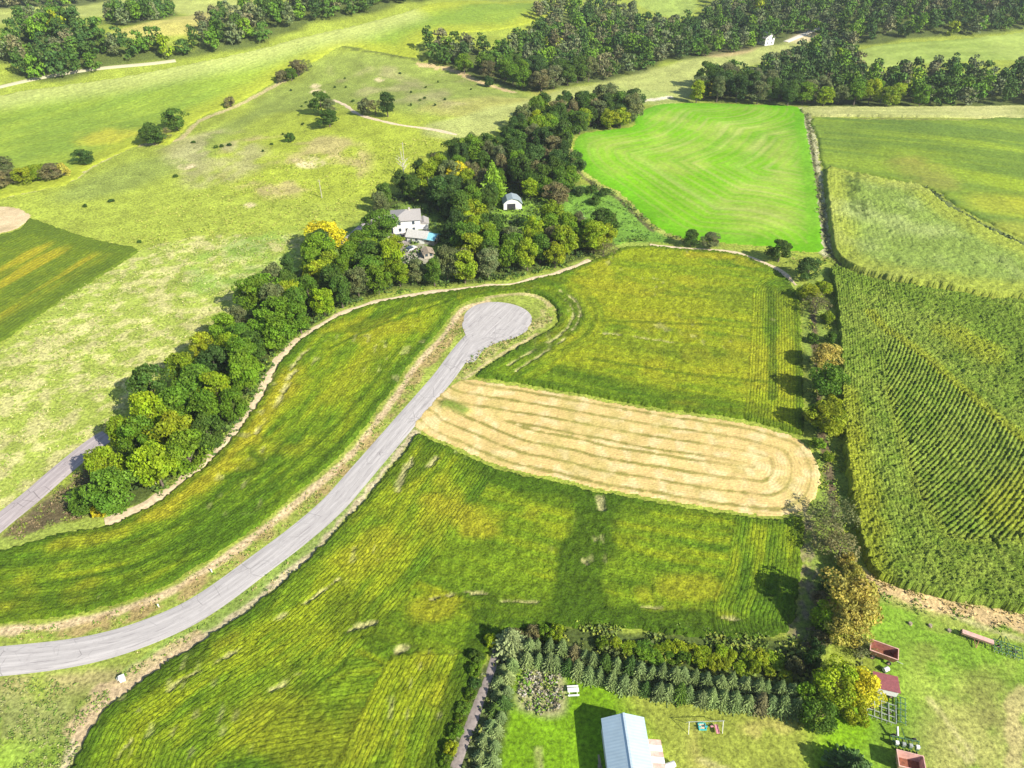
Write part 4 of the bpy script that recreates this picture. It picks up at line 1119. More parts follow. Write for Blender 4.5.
# brushy clump at the left edge
for i, (px, py, r, h, w, sh) in enumerate([(2, 188, 5, 7, 'brownish', 'round'), (14, 184, 4.6, 6, 'brownish', 'round'), (27, 184, 4.8, 7, 'yellow-green', 'round'), (40, 181, 4.8, 7, 'yellow-green', 'round'), (54, 180, 4.6, 7, 'brownish', 'round'), (65, 177, 3.6, 5.5, 'orange-tan', 'low'), (-14, 190, 5, 7, 'grey-green', 'round'), (6, 174, 4.4, 7.5, 'grey-green', 'round')]):
    x, y = g1(px, py); tree(x, y, r, h, w, sh, 'in the brushy clump at left edge', group='trees of the left brushy clump')
# shrubs along the stream end of the belt, near the meadow
for i, (px, py) in enumerate([(592, 193), (604, 196), (568, 190), (580, 194), (596, 204)]):
    x, y = g1(px, py); tree(x, y, random.uniform(2.2, 3.2), 3.0, 'dark green', 'low', 'on the glade beside bright field', 'shrub', 'shrub', 'shrubs on the glade')

# dark dots in the pasture
for i, (px, py) in enumerate([(411, 93), (426, 88), (420, 101), (425, 99), (411, 106), (435, 106), (445, 100), (471, 90), (400, 74), (438, 83), (283, 135), (303, 125), (306, 103), (302, 107), (291, 91), (335, 88), (346, 88), (345, 79), (353, 102), (272, 145), (263, 152)]):
    x, y = g1(px, py); tree(x, y, random.uniform(.6, 1.0), random.uniform(.8, 1.3), 'dark green', 'low', 'dotting the grazed pasture slope', 'shrub', 'shrub', 'small shrubs dotting the pasture')
for i, (px, py) in enumerate([(140, 243), (111, 202), (86, 207), (194, 143), (216, 148), (222, 147), (230, 146), (176, 177)]):
    x, y = g1(px, py); tree(x, y, random.uniform(.8, 1.4), random.uniform(.9, 1.3), 'dark green', 'low', 'dotting the lower left pasture', 'shrub', 'shrub', 'small shrubs dotting the pasture')

# conifer windbreak rows
def row_of(line, gap, fn, jitter=.3):
    P = PX(line, 4, False); d = np.r_[0, np.cumsum(np.hypot(*np.diff(P, axis=0).T))]; s = 0; i = 0
    while s < d[-1]:
        x = np.interp(s, d, P[:, 0]) + random.uniform(-jitter, jitter); y = np.interp(s, d, P[:, 1]) + random.uniform(-jitter, jitter)
        fn(float(x), float(y), i); i += 1; s += gap * random.uniform(.88, 1.12)
def con(zone_, hh=(4.0, 6.0), wd=1.3):
    def f(x, y, i):
        k = random.random()
        w = 'grey-green' if k < .84 else ('dark green' if k < .96 else 'brownish')
        tree(x, y, wd * random.uniform(.75, 1.2), random.uniform(*hh) * .92, w, 'conifer', zone_, 'conifer', 'conifer', 'conifers of the windbreak row')
    return f
PALET['grey-green'] = [(.185, .255, .080), (.21, .275, .09), (.165, .23, .075)]
row_of([(528, 664), (556, 668), (580, 676), (606, 684), (640, 692), (680, 698), (720, 703), (760, 708), (800, 712)], 1.95, con('in the front windbreak row by lawn'))
row_of([(528, 652), (560, 656), (590, 662), (620, 670), (660, 678), (700, 684), (750, 691), (795, 697)], 2.1, con('in the back windbreak row', (4.6, 6.2)))
row_of([(512, 668), (508, 690), (502, 715), (496, 745), (490, 775), (484, 800)], 2.4, con('in the row right of the path', (2.6, 3.8), 1.1))
row_of([(503, 672), (497, 700), (488, 735), (480, 768), (474, 795)], 2.6, con('in the row touching the path', (2.2, 3.4), 1.1))

PALET['grey-green'] = [(.165, .200, .070), (.180, .210, .080), (.145, .185, .060)]
# hedge shrubs left of the garden path
def sh(zone_, pal, rr=(.9, 1.5), hh=(1.2, 2.2), grp='shrubs along the garden path'):
    return lambda x, y, i: tree(x, y, random.uniform(*rr), random.uniform(*hh), wchoice(pal), 'low', zone_, 'shrub', 'shrub', grp)
row_of([(478, 660), (474, 680), (466, 705), (456, 735), (444, 768), (436, 795)], 2.3, sh('left of the garden path', {'yellow-green': 3, 'green': 3, 'dark green': 2}))
row_of([(490, 645), (520, 640), (545, 636), (570, 636)], 2.6, sh('behind the left windbreak end', {'brownish': 2, 'green': 2, 'yellow-green': 1}, (1.2, 1.9), (1.6, 2.6), 'shrubs behind the windbreak'))
row_of([(602, 645), (640, 648), (690, 652), (740, 658), (785, 664)], 2.4, sh('behind the windbreak, upper line', {'yellow-green': 4, 'green': 1.4}, (1.2, 1.9), (1.0, 1.8), 'shrubs behind the windbreak'))
row_of([(640, 656), (690, 661), (740, 668), (785, 676)], 2.6, sh('behind the windbreak, lower line', {'yellow-green': 4, 'green': 2}, (1.2, 1.9), (1.0, 2.0), 'shrubs behind the windbreak'))
row_of([(796, 672), (812, 660), (818, 640), (822, 610), (826, 580)], 3.0, sh('beside the dark farm track', {'brownish': 2, 'green': 2, 'dark green': 3}, (1.4, 2.2), (2, 3.4), 'shrubs by the farm track'))

# ------------------------------------------------------------------ far woods: nearest as single trees, the rest one mass
nd = sum(1 for t in TREES if t['o'].name.startswith('deciduous'))
far = scatter(WOODS, 8.0, [], seed=9, dfun=lambda x, y: 8.0 if y < 520 else (8.6 if y < 750 else 11.0))
far.sort(key=lambda p: math.hypot(p[0], p[1], H))
room = max(0, 296 - nd)
def wood_zone(px, py):
    if px > 680 and py > 62: return 'in the wood above the bright field'
    if px < 680 and px > 400: return 'in the wood above the valley meadow'
    return 'in the woods at upper left'
FARPAL = {'dark green': 6, 'green': 2.4, 'grey-green': 3, 'brownish': .9, 'yellow-green': .25}
for (x, y) in far[:room]:
    px, py = proj(x, y, float(terrain(x, y)))
    tree(x, y, random.uniform(4.6, 6.4), random.uniform(10, 15), wchoice(FARPAL if py < 100 or px < 800 else {'yellow-green': 2, 'green': 3, 'grey-green': 1}), random.choice(['round', 'tall', 'round']), wood_zone(px, py), group='trees of the far woods')
lp = [crown_arrays(800 + k, 'round', 26, 20, .115) for k in range(4)] + [crown_arrays(810 + k, 'tall', 26, 20, .105) for k in range(2)]
VV = []; QQ = []; CC = []; o = 0
for (x, y) in far[room:]:
    v, q, c = lp[random.randrange(6)]
    r = random.uniform(4.6, 6.2); h = random.uniform(9, 14)
    if y > 750: r *= 1.2
    a = random.uniform(0, 6.28); ca, sa = math.cos(a), math.sin(a)
    w = np.stack([x + (v[:, 0] * ca - v[:, 1] * sa) * r, y + (v[:, 0] * sa + v[:, 1] * ca) * r, float(terrain(x, y)) + v[:, 2] * h / 2.0], 1)
    col = np.array(vary(random.choice(PALET[wchoice(FARPAL)]))) * np.array([.80, .84, .95])
    VV.append(w); QQ.append(q + o); CC.append(c * col); o += len(w)
if VV:
    wd = link('woods', mk_mesh('woods', np.concatenate(VV), np.concatenate(QQ), mvleaf, np.concatenate(CC)))
    setting(wd, 'stuff', 'distant mixed woods covering the slopes beyond the fields')
print('TREES', len(TREES), 'decid near', nd, 'far', len(far), 'belt', len(belt))

# ------------------------------------------------------------------ weeds and tufts (uncountable)
gp_w = PX([(500, 642), (492, 668), (480, 700), (467, 735), (455, 768), (440, 815)], 4, False)
def weeds(name, specs, label, seed=1):
    rg = np.random.default_rng(seed); VV = []; QQ = []; CC = []; o = 0
    for (kind_, pts, wd, dens, size, pal) in specs:
        if kind_ == 'line':
            P = PX(pts, 4, False); d = np.r_[0, np.cumsum(np.hypot(*np.diff(P, axis=0).T))]
            n = int(d[-1] * wd * dens); s = rg.uniform(0, d[-1], n)
            X = np.interp(s, d, P[:, 0]) + rg.normal(0, wd / 2.6, n); Y = np.interp(s, d, P[:, 1]) + rg.normal(0, wd / 2.6, n)
        else:
            P = PX(pts, 3); x0, y0 = P.min(0); x1, y1 = P.max(0); n = int((x1 - x0) * (y1 - y0) * dens)
            X = rg.uniform(x0, x1, n); Y = rg.uniform(y0, y1, n); m = inpoly(X, Y, P); X = X[m]; Y = Y[m]
        k = sstep(.30, .6, vn(X / 3., Y / 3., seed + 3)) > rg.random(len(X)); X = X[k]; Y = Y[k]
        rd = (pl_dist(X, Y, Pr) > 3.7) & (np.hypot(X - B0[0], Y - B0[1]) > rb * 1.05) & (pl_dist(X, Y, side_w) > 3.2) & (pl_dist(X, Y, gp_w) > 1.0); X = X[rd]; Y = Y[rd]; n = len(X)
        if n == 0: continue
        per = 5
        cx = np.repeat(X, per) + rg.normal(0, size * .4, n * per); cy = np.repeat(Y, per) + rg.normal(0, size * .4, n * per)
        cz = terrain(cx, cy) + rg.uniform(.05, 1., n * per) * size * .8
        nr = rg.normal(0, 1, (n * per, 3)); nr[:, 2] = abs(nr[:, 2]) + .6
        base = np.array(pal)[rg.integers(0, len(pal), n)]
        tint = np.repeat(base, per, 0) * rg.uniform(.75, 1.3, (n * per, 1))
        v, q, c = leaves(np.stack([cx, cy, cz], 1), nr / np.linalg.norm(nr, axis=1)[:, None], size * .34, rg, tint)
        VV.append(v); QQ.append(q + o); CC.append(c); o += len(v)
    ob = link(name, mk_mesh(name, np.concatenate(VV), np.concatenate(QQ), mvleaf, np.concatenate(CC)))
    return setting(ob, 'stuff', label)
GRN = [(.12, .22, .02), (.18, .26, .03), (.09, .16, .02)]; DRY = [(.40, .33, .13), (.30, .24, .09), (.22, .22, .05)]; BRN = [(.15, .11, .06), (.20, .15, .08), (.12, .14, .04)]
weeds('weeds', [
    ('poly', [(8, 533), (45, 500), (82, 470), (104, 446), (108, 500), (112, 512), (60, 524), (20, 540)], 0, 1.6, .7, BRN + [(.16, .2, .03)]),
    ('line', off(VERGE_N[1:22], (6, 9)), 4.0, 1.3, .5, DRY + GRN[:1]),
    ('line', off(VERGE_N[26:], (-7, -5)), 4.0, 1.6, .6, DRY + GRN),
    ('line', off(VERGE_S[2:], (-10, -5)), 2.6, 1.2, .5, GRN + DRY[:1]),
    ('line', off(TRACK_BELT[6:30], (-3, -5)), 2.4, 1.8, .8, GRN + [(.06, .11, .02)]),
    ('line', [(573, 152), (578, 168), (600, 188), (620, 197), (640, 216), (656, 230), (690, 243)], 1.8, 1.4, .9, [(.10, .12, .04), (.2, .22, .05)]),
    ('line', [(926, 190), (945, 206), (980, 227), (1024, 247), (1120, 286)], 4.0, 1.4, 1.2, [(.07, .11, .03), (.10, .14, .05)]),
    ('line', [(806, 110), (812, 140), (819, 190), (825, 225), (831, 255)], 2.5, 1.2, .9, [(.30, .30, .14), (.14, .17, .05)]),
    ('line', [(832, 262), (850, 276), (880, 284), (930, 293), (1030, 307)], 1.6, 1.2, .9, [(.10, .14, .03), (.2, .25, .04)]),
    ('line', [(830, 262), (812, 268), (800, 262)], 7, 1.2, .8, GRN + DRY),
    ('line', [(810, 295), (813, 350), (814, 400), (820, 440), (828, 500)], 2.0, 2.0, .7, GRN + [(.26, .30, .03)]),
    ('line', [(826, 300), (829, 340), (832, 400), (836, 450), (840, 500), (850, 545)], 2.2, 2.0, .8, [(.26, .31, .03), (.17, .24, .03)]),
    ('line', [(866, 578), (900, 592), (950, 605), (1030, 622), (1120, 642)], 2.6, 1.6, .7, [(.45, .33, .13), (.50, .40, .18), (.25, .27, .05)]),
    ('line', [(876, 592), (905, 603), (950, 616), (1010, 632)], 2.2, 1.5, .6, GRN),
    ('poly', [(505, 634), (620, 632), (800, 645), (802, 690), (700, 684), (600, 666), (560, 656), (516, 655)], 0, 1.3, 1.1, [(.13, .18, .03), (.24, .27, .04), (.09, .12, .03)]),
    ('poly', [(492, 650), (506, 655), (500, 700), (480, 790), (430, 800), (462, 720)], 0, 1.0, .9, [(.09, .13, .03), (.18, .21, .04), (.14, .16, .07)]),
    ('poly', [(522, 672), (556, 668), (564, 700), (550, 714), (522, 706)], 0, 3.4, .7, [(.10, .20, .02), (.2, .27, .04), (.32, .30, .22), (.25, .22, .14)]),
    ('poly', [(0, 350), (140, 250), (290, 240), (298, 262), (190, 345), (95, 436), (0, 512), (-120, 600), (-120, 450)], 0, .7, .55, [(.42, .41, .17), (.34, .36, .10), (.24, .32, .05), (.20, .29, .04)]),
    ('poly', [(110, 248), (180, 200), (330, 150), (440, 140), (380, 190), (300, 240)], 0, .30, .7, [(.36, .36, .08), (.24, .30, .04)]),
    ('poly', [(-80, 690), (110, 690), (60, 790), (-80, 790)], 0, 2.2, .5, [(.24, .25, .09), (.16, .23, .04), (.12, .19, .03)]),
    ('poly', [(575, 624), (660, 624), (790, 636), (800, 655), (700, 650), (600, 645)], 0, 2.4, .8, [(.15, .22, .03), (.22, .28, .04), (.10, .15, .03)]),
    ('line', [(586, 103), (600, 100), (625, 103), (632, 112)], 5, .7, 1.5, [(.2, .22, .05), (.13, .16, .05)]),
    ('poly', [(545, 188), (600, 188), (625, 200), (665, 238), (640, 244), (612, 248), (606, 226), (560, 222)], 0, .35, .9, [(.08, .16, .03), (.12, .22, .03)]),
    ('poly', [(820, 600), (850, 610), (862, 660), (850, 710), (808, 715), (800, 670)], 0, 1.4, .9, [(.14, .17, .04), (.22, .23, .05), (.12, .10, .05)]),
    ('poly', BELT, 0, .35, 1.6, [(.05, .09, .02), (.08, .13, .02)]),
    ('line', [(440, 405), (455, 406), (464, 411)], 1.6, 4, .6, [(.14, .20, .03), (.2, .2, .05)]),
], 'tall weeds and rough grass along the verges and hedgerows', 5)

# ------------------------------------------------------------------ built things
class MB:
    def __init__(s): s.V = []; s.F = []
    def box(s, c, d, rz=0, M=None):
        o = len(s.V); ca, sa = math.cos(rz), math.sin(rz)
        for sx in (-.5, .5):
            for sy in (-.5, .5):
                for sz in (-.5, .5):
                    x, y, z = sx * d[0], sy * d[1], sz * d[2]
                    s.V.append((c[0] + x * ca - y * sa, c[1] + x * sa + y * ca, c[2] + z))
        for f in ((0, 1, 3, 2), (4, 6, 7, 5), (0, 4, 5, 1), (2, 3, 7, 6), (0, 2, 6, 4), (1, 5, 7, 3)): s.F.append([o + i for i in f])
        return s
    def poly(s, pts):
        o = len(s.V); s.V += list(pts); s.F.append(list(range(o, o + len(pts)))); return s
    def tube(s, p, q, r, k=8, r2=None):
        v, f = tube_arrays([(p, q, r, r2 if r2 is not None else r)], k); o = len(s.V)
        s.V += [tuple(map(float, a)) for a in v]; s.F += [[int(o + i) for i in g] for g in f]
        s.F.append([o + i for i in range(k)][::-1]); s.F.append([o + k + i for i in range(k)]); return s
    def prism(s, prof, y0, y1):
        """profile in xz extruded along y"""
        o = len(s.V); n = len(prof)
        s.V += [(x, y0, z) for x, z in prof] + [(x, y1, z) for x, z in prof]
        s.F.append([o + i for i in range(n)]); s.F.append([o + n + i for i in range(n)][::-1])
        for i in range(n): j = (i + 1) % n; s.F.append([o + i, o + n + i, o + n + j, o + j])
        return s
    def build(s, name, mat, parent=None):
        me = bpy.data.meshes.new(name); me.from_pydata(s.V, [], s.F); me.materials.append(mat)
        import bmesh
        b = bmesh.new(); b.from_mesh(me); bmesh.ops.recalc_face_normals(b, faces=b.faces); b.to_mesh(me); b.free()
        return link(name, me, parent)

def thing(name, label, cat, px=None, ang=0.0, group=None, xy=None):
    o = bpy.data.objects.new(name, None); COL.objects.link(o); o.empty_display_size = .5
    x, y = xy if xy is not None else g1(*px)
    o.location = (x, y, float(terrain(x, y))); o.rotation_euler = (0, 0, ang)
    o['label'] = label; o['category'] = cat
    if group: o['group'] = group
    return o
def heading(a, b):
    A, B = G([a, b]); return math.atan2(B[1] - A[1], B[0] - A[0])

def metal_roof(name, col, rough=.35, rib=.6):
    m, t, b = nt(name); N = t.nodes.new; L = t.links.new
    b.inputs['Roughness'].default_value = rough; b.inputs['Metallic'].default_value = .35
    tc = N('ShaderNodeTexCoord'); w = N('ShaderNodeTexWave'); w.bands_direction = 'Y'; w.inputs['Scale'].default_value = rib; w.inputs['Distortion'].default_value = 0
    L(tc.outputs['Object'], w.inputs['Vector'])
    bp = N('ShaderNodeBump'); bp.inputs['Strength'].default_value = .3; bp.inputs['Distance'].default_value = .04
    L(w.outputs['Fac'], bp.inputs['Height']); L(bp.outputs['Normal'], b.inputs['Normal'])
    n = N('ShaderNodeTexNoise'); n.inputs['Scale'].default_value = .7; n.inputs['Detail'].default_value = 6; L(tc.outputs['Object'], n.inputs['Vector'])
    r = N('ShaderNodeMapRange'); r.inputs['To Min'].default_value = .86; r.inputs['To Max'].default_value = 1.14; L(n.outputs['Fac'], r.inputs['Value'])
    s = N('ShaderNodeVectorMath'); s.operation = 'SCALE'; s.inputs[0].default_value = col; L(r.outputs['Result'], s.inputs['Scale']); L(s.outputs['Vector'], b.inputs['Base Color'])
    return m
M_roofblue = metal_roof('pale_blue_metal', (.50, .62, .66))
M_white = plain('white_paint', (.72, .71, .68), .6, var=.08)
M_cream = plain('weathered_boards', (.40, .36, .30), .8, var=.2)
M_shingle = plain('grey_shingles', (.31, .29, .275), .9, var=.22, scale=5, bump=.3)
M_teal = plain('teal_roofing', (.22, .50, .56), .5, var=.12)
M_dark = plain('dark_opening', (.03, .03, .035), .8)
M_glass = plain('window_glass', (.05, .07, .09), .12)
M_red = plain('faded_red_paint', (.34, .13, .095), .6, var=.28, scale=2)
M_pink = plain('sun_bleached_red', (.58, .34, .28), .65, var=.2, scale=2)
M_maroon = plain('maroon_metal', (.24, .075, .075), .5, var=.2)
M_rust = plain('rusty_floor', (.20, .07, .035), .85, var=.4, scale=3)
M_green = plain('green_machine_paint', (.06, .14, .06), .5, var=.25)
M_gsteel = plain('worn_grey_steel', (.30, .32, .29), .55, var=.25)
M_tyre = plain('tyre_rubber', (.025, .025, .025), .9)
M_tealp = plain('teal_plastic', (.05, .42, .42), .4)
M_pinkp = plain('pink_plastic', (.60, .25, .28), .4)
M_stone = plain('pale_stone', (.42, .38, .33), .9, var=.3)
M_wood = plain('weathered_wood', (.30, .24, .17), .85, var=.25)

def gable(parent, L_, W_, hw, hr, mwall, mroof, ov=.35, th=.12):
    """gable building along local y; parts wall, roof (two slopes in one part)"""
    w = W_ / 2
    MB().prism([(-w, 0), (w, 0), (w, hw), (0, hr), (-w, hw)], -L_ / 2, L_ / 2).build('wall', mwall, parent)
    sl = (hr - hw) / w
    r = MB()
    for s in (-1, 1):
        e = w + ov
        pr = [(0, hr + .05), (s * e, hw - sl * ov + .05), (s * e, hw - sl * ov + .05 + th), (0, hr + .05 + th)]
        r.prism(pr, -L_ / 2 - ov, L_ / 2 + ov)
    rf = r.build('roof', mroof, parent)
    return rf
# pole barn at the bottom
A = g1(612, 729); B_ = g1(660, 727)
bh = heading((622, 735), (634, 800)) + math.pi / 2
barn = thing('barn', 'long pale blue metal-roofed barn on the lawn beside the windbreak', 'barn', xy=(0, 0))
rdg = math.atan2(1, -.02)
# ridge end placed from its height
def at_h(px, py, z):
    dx, dy, dz = rays([px], [py]); t = (z - H) / dz[0]; return float(dx[0] * t), float(dy[0] * t)
rt = at_h(623.5, 713, 5.4); rb_ = at_h(632, 768, 5.4)
el = at_h(600.5, 719, 3.7); er = at_h(643.5, 717.5, 3.7)
ang = math.atan2(rt[1] - rb_[1], rt[0] - rb_[0]) - math.pi / 2
BW = math.hypot(er[0] - el[0], er[1] - el[1]); BL = 24.0
ctr = (rt[0] - math.cos(ang + math.pi / 2) * (BL / 2 + .3), rt[1] - math.sin(ang + math.pi / 2) * (BL / 2 + .3))
barn.location = (ctr[0], ctr[1], 0); barn.rotation_euler = (0, 0, ang)
bw = BW - .6
rf = gable(barn, BL, bw, 3.75, 5.3, M_white, M_roofblue, ov=.3)
MB().box((0, 0, 5.5), (.35, BL + .62, .08)).build('ridge_cap', metal_roof('ridge_cap_metal', (.56, .66, .70)), rf)
MB().box((0, BL / 2 + .03, 1.6), (3.2, .08, 3.1)).build('door', M_cream, barn)
for k in range(3):
    wn = MB().box((bw / 2 + .03, BL / 2 - 5 - k * 5, 1.9), (.08, 1.2, .9)).build('window', M_glass, barn)
# weeds rubbish along the barn's left wall: a low stacked timber pile
tp = thing('timber_pile', 'narrow pile of weathered boards along the left barn wall', 'timber pile', xy=(ctr[0] + math.cos(ang) * (-bw / 2 - 1.0) - math.sin(ang) * 4, ctr[1] + math.sin(ang) * (-bw / 2 - 1.0) + math.cos(ang) * 4), ang=ang)
p1 = MB()
for i in range(11): p1.box((random.uniform(-.25, .25), random.uniform(-2, 2), .12 + .07 * (i % 4)), (.3, random.uniform(3, 6), .06), random.uniform(-.05, .05))
p1.build('board', M_wood, tp)
# small striped building on the barn's right side
q = at_h(655, 757, 2.5)
lean = thing('shed', 'small shed roofed in red and white stripes beside the blue barn', 'shed', xy=q, ang=ang)
MB().prism([(-1.6, 0), (1.3, 0), (1.3, 2.1), (-1.6, 2.75)], -2.6, 2.6).build('wall', M_white, lean)
for i in range(6):
    y0 = -2.8 + i * .94
    MB().prism([(-1.62, 2.82), (1.5, 2.12), (1.5, 2.2), (-1.62, 2.9)], y0, y0 + .935).build('roof_panel', M_pink if i % 2 else M_white, lean)
MB().box((1.33, -.9, 1.1), (.06, .7, .8)).build('window', M_dark, lean)
# white trailer-ish tank at frame bottom right of the shed
tk = thing('propane_tank', 'white tank lying on the lawn just below the striped shed', 'tank', (668, 768), ang=ang + .3)
MB().tube((-1.1, 0, .75), (1.1, 0, .75), .5, 14).build('tank_body', M_white, tk)
MB().box((-.7, 0, .15), (.2, .7, .3)).box((.7, 0, .15), (.2, .7, .3)).build('saddle', M_gsteel, tk)
# swing set
ss = thing('swing_set', 'white A-frame swing set with teal and pink toys on the lawn', 'swing set', (704, 728), ang=heading((688, 727), (720, 726)))
for s in (-1, 1):
    for t in (-1, 1):
        MB().tube((s * 2.9, t * 1.0, 0), (s * 2.9, 0, 2.3), .05, 6).build('leg', M_white, ss)
MB().tube((-3.1, 0, 2.32), (3.1, 0, 2.32), .05, 8).build('beam', M_gsteel, ss)
for i, (x, m) in enumerate([(-.8, M_tealp), (.3, M_tealp), (1.3, M_pinkp)]):
    sw = MB().box((x, 0, .5), (.5, .28, .05)).build('swing_seat', m, ss)
    MB().tube((x - .2, 0, .5), (x - .2, 0, 2.3), .015, 4).tube((x + .2, 0, .5), (x + .2, 0, 2.3), .015, 4).build('chain', M_gsteel, sw)
sl = MB().box((2.0, -.5, .55), (.55, 1.5, .06)).box((1.75, -.5, .62), (.06, 1.5, .18)).box((2.25, -.5, .62), (.06, 1.5, .18)).build('slide', M_pinkp, ss)
sb = thing('sandbox', 'teal plastic sandbox under the left part of the swing set', 'sandbox', (702, 727))
MB().box((0, .55, .15), (1.3, .12, .3)).box((0, -.55, .15), (1.3, .12, .3)).box((.6, 0, .15), (.12, 1.0, .3)).box((-.6, 0, .15), (.12, 1.0, .3)).build('rim', M_tealp, sb)
MB().box((0, 0, .08), (1.1, 1.0, .12)).build('sand', plain('sand', (.55, .45, .3), .95), sb)
# picnic table
pt = thing('picnic_table', 'white picnic table on the lawn right of the brush patch', 'picnic table', (573, 692), ang=.05)
MB().box((0, 0, .76), (2.0, .8, .07)).build('tabletop', M_white, pt)
for s in (-1, 1):
    MB().box((0, s * .85, .45), (2.0, .28, .06)).build('seat', M_white, pt)
    MB().tube((s * .7, -.8, 0), (s * .7, .3, .74), .05, 5).tube((s * .7, .8, 0), (s * .7, -.3, .74), .05, 5).build('leg', M_white, pt)
# stones of the brush patch
st = MB(); rg = random.Random(5)
PB_ = PX([(522, 676), (550, 672), (562, 690), (560, 708), (524, 706)], 3)
st_v = []
n_ = 0
while n_ < 60:
    x = rg.uniform(PB_[:, 0].min(), PB_[:, 0].max()); y = rg.uniform(PB_[:, 1].min(), PB_[:, 1].max())
    if inpoly(np.array([x]), np.array([y]), PB_)[0]:
        s = rg.uniform(.15, .45); st.tube((x - s * .5, y, .02), (x + s * .3, y + s * .2, s * .55), s * .55, 5, s * .3); n_ += 1
setting(st.build('rubble', M_stone), 'stuff', 'grey rubble among weeds in the brush patch on the lawn')

# ---- machinery
def wheel(parent, c, r, w, axis_='y'):
    d = (0, w / 2, 0)
    t = MB().tube((c[0], c[1] - w / 2, c[2]), (c[0], c[1] + w / 2, c[2]), r, 14).build('wheel', M_tyre, parent)
    MB().tube((c[0], c[1] - w / 2 - .02, c[2]), (c[0], c[1] + w / 2 + .02, c[2]), r * .5, 10).build('rim', M_pink, t)
    return t
def hopper(px, ang, label, L_=4.2, W_=2.5, mout=M_red, mrim=M_pink):
    o = thing('farm_wagon', label, 'wagon', px, ang, 'open red farm wagons in the yard')
    zt, zb = 2.5, 1.0
    b = MB(); lw, ww, lb, wb = L_ / 2, W_ / 2, L_ / 2 * .86, W_ / 2 * .72
    T = [(-lw, -ww, zt), (lw, -ww, zt), (lw, ww, zt), (-lw, ww, zt)]; Bm = [(-lb, -wb, zb), (lb, -wb, zb), (lb, wb, zb), (-lb, wb, zb)]
    for i in range(4): j = (i + 1) % 4; b.poly([Bm[i], Bm[j], T[j], T[i]])
    bo = b.build('wagon_box', mout, o)
    md = bo.modifiers.new('s', 'SOLIDIFY'); md.thickness = .06
    MB().box((0, 0, zb + .03), (lb * 2, wb * 2, .06)).build('floor_panel', M_rust, o)
    r = MB()
    for s in (-1, 1): r.box((0, s * ww, zt + .03), (L_ + .16, .14, .12)); r.box((s * lw, 0, zt + .035), (.14, W_ - .14, .11))
    r.build('rim', mrim, o)
    MB().box((0, 0, .8), (L_ * .9, .18, .18)).box((-L_ * .3, 0, .72), (.14, 1.9, .14)).box((L_ * .3, 0, .72), (.14, 1.9, .14)).build('chassis', M_gsteel, o)
    for sx in (-1, 1):
        for sy in (-1, 1): wheel(o, (sx * L_ * .3, sy * 1.0, .42), .42, .26)
    MB().tube((L_ * .4, 0, .7), (L_ * .5 + 1.5, 0, .35), .05, 6).build('drawbar', M_gsteel, o)
    return o
hopper((880, 657), heading((868, 643), (893, 652)), 'open red wagon with pale rim beside the grey bush, upper one', 4.7, 2.4)
hopper((906, 768), heading((898, 752), (918, 757)), 'open rusty red wagon with orange rim at the bottom, below the planter', 4.0, 2.6, M_pink)
cw = thing('covered_wagon', 'wagon with maroon roof and white side under the yellow tree', 'wagon', (882, 690), heading((868, 688), (894, 694)))
MB().prism([(-1.9, .8), (1.9, .8), (1.9, 2.4), (-1.9, 2.4)], -1.3, 1.3).build('body', M_white, cw)
MB().prism([(-2.1, 2.45), (2.1, 2.45), (2.1, 2.55), (-2.1, 2.55)], -1.5, 1.7).build('roof', M_maroon, cw)
for sx in (-1, 1):
    for sy in (-1, 1): wheel(cw, (sx * 1.2, sy * 1.15, .4), .4, .24)
wt = thing('water_tank', 'small white tank between the two upper red wagons', 'tank', (885, 671), .4)
MB().tube((-.5, 0, .6), (.5, 0, .6), .42, 12).build('tank_body', M_white, wt)
MB().box((0, 0, .15), (1.0, .7, .16)).build('skid', M_dark, wt)

def cultivator(px, ang, label, W_, L_, nrow, ntine, mat, wheels=True, nm='field_cultivator', grp=None):
    o = thing(nm, label, nm.replace('_', ' '), px, ang, grp)
    f = MB()
    for i in range(nrow):
        y = -L_ / 2 + L_ * i / (nrow - 1); f.box((0, y, .75 + .002 * i), (W_, .12, .12))
    for k in range(5):
        x = -W_ / 2 + W_ * k / 4; f.box((x, 0, .88), (.11, L_ + .1, .11))
    f.build('frame', mat, o)
    for i in range(nrow):
        y = -L_ / 2 + L_ * i / (nrow - 1)
        for k in range(ntine):
            x = -W_ / 2 + W_ * (k + .5 * (i % 2)) / ntine + .1
            MB().tube((x, y, .72), (x, y - .3, .38), .035, 4).tube((x, y - .3, .38), (x, y - .05, .03), .035, 4).build('tine', M_gsteel, o)
    if wheels:
        for s in (-1, 1): wheel(o, (0, 0, 0), .34, .2).location = (s * W_ * .3, .2, .36)
    MB().tube((-.5, L_ / 2, .75), (0, L_ / 2 + 1.9, .45), .06, 6).tube((.5, L_ / 2, .75), (0, L_ / 2 + 1.9, .45), .06, 6).build('drawbar', mat, o)
    return o
cultivator((880, 712), heading((868, 706), (868, 722)) + math.pi / 2, 'wide grey-green cultivator frame with many tines under the maroon wagon', 4.6, 3.4, 4, 6, M_gsteel)
cultivator((899, 712), heading((898, 698), (898, 724)) + math.pi, 'narrow green tine harrow right of the wide cultivator', 4.8, 1.5, 3, 8, M_green, False, 'harrow')
